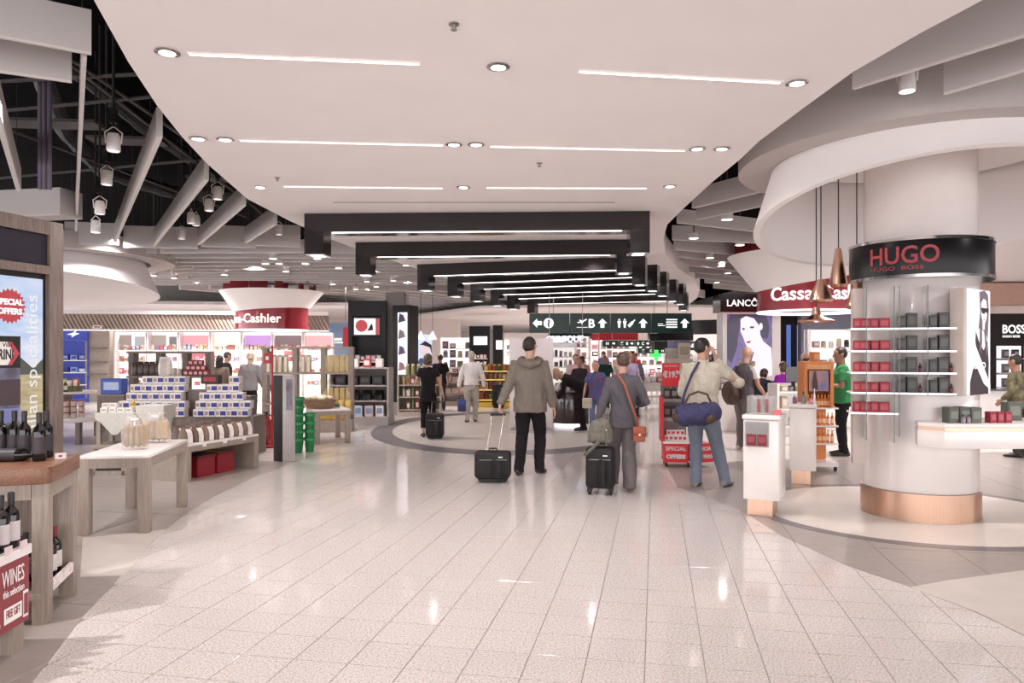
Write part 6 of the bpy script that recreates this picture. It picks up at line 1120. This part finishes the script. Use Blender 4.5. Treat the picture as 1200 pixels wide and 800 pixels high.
for k, px in enumerate((478, 493, 507)):
    q = at(px, 398, 25.5); t = root('bell_lamp', 'small pale bell lamp over the far left shelves, %s of three' % ORD[k], 'lamp', q, 0, 'bell lamps at the far left'); MB().lathe([(.16, 0), (.15, .06), (.07, .2), (.02, .3), (0, .31)], n=16, cap=False).build('shade', white, t, smooth=True); MB().cyl((0, 0, .3), (0, 0, 5.69 - q.z), .008, n=6).build('cord', blackm, t)
# blue glass front at the left back
q = at(393, 400, 27); t = root('blue_glass_front', 'pale blue glass shop front behind the bread rack', 'shop front', (q.x, 27, 0)); bx('pane', mat('blue_pane', '#8fa6cc', .15, emit=.35), t, (0, 0, 1.35), (1.1, .06, 2.7)); bx('frame', steel, t, (-.56, 0, 1.35), (.05, .1, 2.7)); bx('frame', steel, t, (.56, 0, 1.35), (.05, .1, 2.7)); bx('white_band', whitetxt, t, (0, -.034, 1.98), (1.0, .008, .05)); bx('frosted_mark', whitetxt, t, (0, -.034, 2.1), (.5, .008, .1))
q = at(405, 395, 22.5); t = root('hanging_board', 'small red board hanging left of the black display column', 'sign', q); bx('board', red, t, (0, 0, 0), (.16, .04, .62)); MB().cyl((0, 0, .3), (0, 0, 5.69 - q.z), .01, n=6).build('hanger', steel, t)
# ------------------------------------------------------------------ right hand shops
t = root('poster_tower', 'white light box tower with a violet portrait poster under a black lettered header', 'light box', (4.72, 16.0, 0)); Wt = 1.1
bx('body', white, t, (Wt / 2 - .04, .25, 1.24), (Wt + .16, .48, 2.48)); bx('header', blackg, t, (Wt / 2 - .04, .25, 2.68), (Wt + .3, .6, .39)); text('LANCÔME', .2, signtxt, t, (-.06, -.056, 2.61), R1, U1, bold=.003)
X0, X1 = (852 - CX) * 16 / F - 4.72, (905 - CX) * 16 / F - 4.72; Z1, Z0 = CZ + 46 * 16 / F, CZ - 26 * 16 / F; Wp, Hp = X1 - X0, Z1 - Z0; po = (X0, .008, Z0)
poly([(0, 0), (Wp, 0), (Wp, Hp), (0, Hp)], mat('poster_violet', '#3a3060', .2, emit=.7, scale=4, col2='#7a5ab0'), t, po, R1, U1, 'poster'); k2_ = lambda *pp: [(x * Wp, y * Hp) for x, y in pp]
psk = em('poster_skin3', '#f6dfe6', .95); poly(k2_((0, .3), (.0, .9), (.1, 1), (.85, 1), (.95, .8), (.9, .6), (.75, .62), (.7, .85), (.5, .95), (.32, .9), (.26, .7), (.22, .45), (.1, .2)), mat('poster_hair2', '#231a38', .3, emit=.35, scale=20, col2='#4a3a78', stretch=(6, 6, 1)), t, po, R1, U1, 'poster_hair', .001)
poly(k2_((.3, .92), (.42, .97), (.6, .93), (.72, .8), (.74, .66), (.8, .56), (.98, .45), (1, .2), (1, .0), (.5, .0), (.55, .25), (.6, .38), (.5, .4), (.42, .5), (.36, .62), (.3, .72)), psk, t, po, R1, U1, 'poster_face', .002)
poly(circ(.75 * Wp, .8 * Hp, .04 * Wp, .06 * Hp, 12), psk, t, po, R1, U1, 'poster_ear', .003); poly(k2_((.5, .8), (.62, .8), (.58, .77), (.52, .77)), cm('#4a3a5a'), t, po, R1, U1, 'poster_eye', .004); poly(k2_((.33, .78), (.4, .77), (.38, .74), (.34, .75)), cm('#4a3a5a'), t, po, R1, U1, 'poster_eye', .004); poly(k2_((.42, .55), (.54, .57), (.5, .53), (.45, .525)), cm('#b04a70'), t, po, R1, U1, 'poster_lips', .004)
q = at(905, 465, 14.8); t = root('make_up_counter', 'white make-up counter below the violet portrait', 'counter', (q.x, 15.0, 0)); bx('body', white, t, (0, .2, .4), (2.2, .5, .8)); bx('top', white, t, (0, .18, .815), (2.26, .58, .03))
for k, (c, w) in enumerate((('#8a7a80', .2), ('#d9a0a8', .14), ('#c9b8b4', .16), ('#7a6a70', .2), ('#3a3438', .24), ('#b8524a', .2), ('#e4dcda', .14))): good('muc%d' % k, mk_box(w, .14, .16 + .03 * (k % 3), c, '#efe6e2', name=('gift_pack', 'box')), (q.x - .9 + k * .27, 15.05, .8305), 0, '%s pack on the white make-up counter' % ['taupe', 'rose', 'sand', 'plum', 'black', 'brick red', 'white'][k], 'packs on the make-up counter')
t = root('beige_backdrop', 'beige display bag on the counter in front of the violet portrait', 'bag', (q.x - .48, 14.92, .8305)); bx('body', mat('beige_pack', '#a89a84', .6), t, (0, 0, .3), (.34, .12, .6), .03); bx('stripe', mat('beige_pack_dark', '#7d6f5c', .6), t, (.05, -.062, .3), (.05, .006, .5))
q = at(797, 450, 18.2); t = root('tester_stand', 'pale tester stand with tilted violet screens behind the price board', 'stand', (q.x, 18.2, 0)); bx('body', mat('pale_beige', '#d8cdc4', .4), t, (0, .2, .72), (.6, .4, 1.44)); bx('back_panel', mat('pale_beige'), t, (0, .3, 1.56), (.6, .08, .3))
for k in range(4): bx('tilted_screen', mat('violet_grey', '#7a7a9c', .3), t, (-.22 + k * .145, .1, 1.81), (.13, .04, .2))
good('oliveframe', mk_box(.3, .06, .4, '#d4cab8', '#b7ab92', name=('picture_frame', 'frame')), (q.x + .1, 18.2, 1.4405), 0, 'small pale frame on the tester stand behind the price board', None)
# shelves along the right side of the aisle
for k, (x, Y, rz, w, pal, hd_, tx, lt) in enumerate(((6.35, 23.6, .75, 1.8, 'perf', blackg, None, .8), (7.3, 26.8, .75, 2.0, 'pink', blackg, None, .9), (8.4, 30.0, .75, 2.2, 'perf', blackg, None, 1.0), (9.8, 33.8, .75, 2.4, 'pink', white, None, 1.0))):
    unit('lit perfume shelf with %s header right of the aisle, %s from the front' % ('white' if hd_ is white else 'black', ORD[k]), '%s right aisle shelf' % ORD[k], (x, Y), -rz, w, 2.2, .4, (.5, .9, 1.3, 1.7), 6, pal, lit=lt, frame=white if k % 2 else blackm, header=hd_, htxt=tx, hh=.45, item=(.14, .2))
q = at(787, 392, 23.5); t = root('hanging_box', 'black hanging box sign with small white lettering behind the green sign', 'sign', (q.x - .2, 22.6, q.z)); bx('box', blackg, t, (0, .15, 0), (1.35, .3, .42)); bx('ledge', blackm, t, (.1, .05, -.36), (1.3, .5, .26)); text('CHANEL', .17, signtxt, t, (.12, -.203, -.42), R1, U1, bold=.004); bx('number_plate', whitetxt, t, (-.55, -.006, .1), (.24, .012, .17)); text('12', .15, blackm, t, (-.55, -.014, .05), R1, U1, align='CENTER', bold=.004)
for x in (-.5, .5): MB().cyl((x, .15, .2), (x, .15, 3.6 - q.z), .01, n=6).build('rod', steel, t)
q = at(769, 420, 34); t = root('cross_sign', 'small green lit pharmacy cross far down the aisle', 'sign', (q.x, 34, q.z + .15)); bx('arm', em('cross_green', '#40e060', 1.5), t, (0, 0, 0), (.5, .08, .17)); bx('arm', em('cross_green'), t, (0, 0, 0), (.17, .08, .5)); MB().cyl((0, .05, .2), (0, .05, 3.3 - q.z - .15), .02, n=6).build('rod', steel, t)
# low white tables far in the aisle
for k, (x, Y) in enumerate(((4.3, 21), (4.2, 24.5), (5.6, 26), (6.0, 31), (3.0, 34))):
    tt = table('display_table', 'low white display table in the far aisle, %s from the front' % ORD[k], (x, Y, 0), .1, 1.2, .7, .75, .06, .04, .2, legm=white, grp='white tables in the far aisle')
    bx('lower_shelf', white, tt, (0, 0, .35), (1.1, .6, .03))
    for j in range(6): good('fartab%d' % (j % 3), mk_box(.15, .15, .16, ['#efe6e4', '#d8d0e0', '#c94a54'][j % 3], '#efe6e2', name=('gift_pack', 'box')), loc(tt, -.45 + .18 * j, 0, .751), .1, 'small pack on the %s far white table, %s from the left' % (ORD[k], ORD[j]), 'packs on the far white tables')
# grey blue wall, dark window strip and white shelf behind the orange kiosk
w1 = tag(B((0, 0, 1.45), (1.6, .2, 2.9)).build('partition', mat('grey_blue_wall', '#6f6c7c', .5)), 'grey blue partition behind the green-shirted man', 'partition'); w1.location = (7.3, 16.6, 0)
t = root('dark_shop_front', 'dark shop front with blue lit strips behind the orange kiosk', 'shop front', (5.95, 17.2, 0)); bx('frame', blackg, t, (.35, .1, 1.3), (1.3, .1, 2.6))
for k, x in enumerate((0.0, .26, .55, .8)): bx('lit_strip', em(['strip_w', 'strip_b', 'strip_b2', 'strip_b'][k], ['#d8d0e0', '#8fa4e0', '#5a78c8', '#8fa4e0'][k], .7), t, (x, .045, 1.3), (.1, .012, 1.9))
unit('white low shelf with dark bottles behind the man in the green tee', 'low white shelf', (5.05, 13.0), .1, .9, 1.05, .35, (.3, .6, .9), 5, 'perf', lit=.5, item=(.1, .18)); 
good('monitor', lambda t, nm=('till_screen', 'screen'): (bx('panel', blackg, t, (0, 0, .3), (.34, .03, .26)), bx('stand', blackm, t, (0, .03, .1), (.05, .05, .2))), (4.98, 12.95, 1.0505 if False else .9155), .2, 'small black till screen on the low white shelf', None)
for k in range(5): unit('white lit shelf under the copper fascia at the right, %s from the left' % ORD[k], '%s right wall shelf' % ORD[k], (6.9 + k * 1.05, 15.9 + k * .25), -.1, 1.0, 2.1, .35, (.5, .9, 1.3, 1.7), 5, 'perf', lit=.95) if k in (0,) else None
# shop with black header at the right edge
t = root('black_shop_wall', 'black shop wall with white lettering and lit niches at the right edge', 'shop front', (11.0, 16.9, 0), -.05); bx('wall_panel', blackg, t, (1.2, .1, 1.25), (2.6, .1, 2.5)); text('BOSS', .27, signtxt, t, (.3, .04, 2.05), R1, U1, bold=.006, sx=.85); text('HUGO BOSS', .07, signtxt, t, (.31, .04, 1.95), R1, U1, bold=.002)
for c_ in range(3):
    for r in range(3):
        n_ = bx('lit_niche', em('niche_light', '#f4f0f6', .9), t, (.45 + c_ * .62, .04, .95 + r * .33), (.54, .02, .29)); bx('niche_shelf', white, n_, (.45 + c_ * .62, -.02, .80 + r * .33), (.56, .14, .02))
        for j in range(2): good('bossbox%d' % j, mk_box(.12, .1, .2, ['#5a5a60', '#2f2c30'][j], '#b8b4b8', name=('perfume_box', 'box')), loc(t, .33 + c_ * .62 + j * .22, -.025, .811 + r * .33), -.05, 'perfume box %s in niche %d, row %d of the black shop wall' % (['left', 'right'][j], c_ + 1, r + 1), 'boxes in the black wall niches')
bx('copper_fascia', mat('copper_fascia', '#c9a594', .4, var=.04), t, (1.4, -.15, 2.92), (3.6, .4, .5)); bx('counter', blackg, t, (1.2, -.3, .35), (2.6, .5, .7))
q = at(1180, 455, 12.5); t = root('low_counter', 'pale counter with dark top behind the white column counter', 'counter', (q.x, 12.6, 0), -.05); bx('body', white, t, (.6, .2, .47), (2.4, .5, .94)); bx('top', blackg, t, (.6, .18, .955), (2.46, .58, .03))
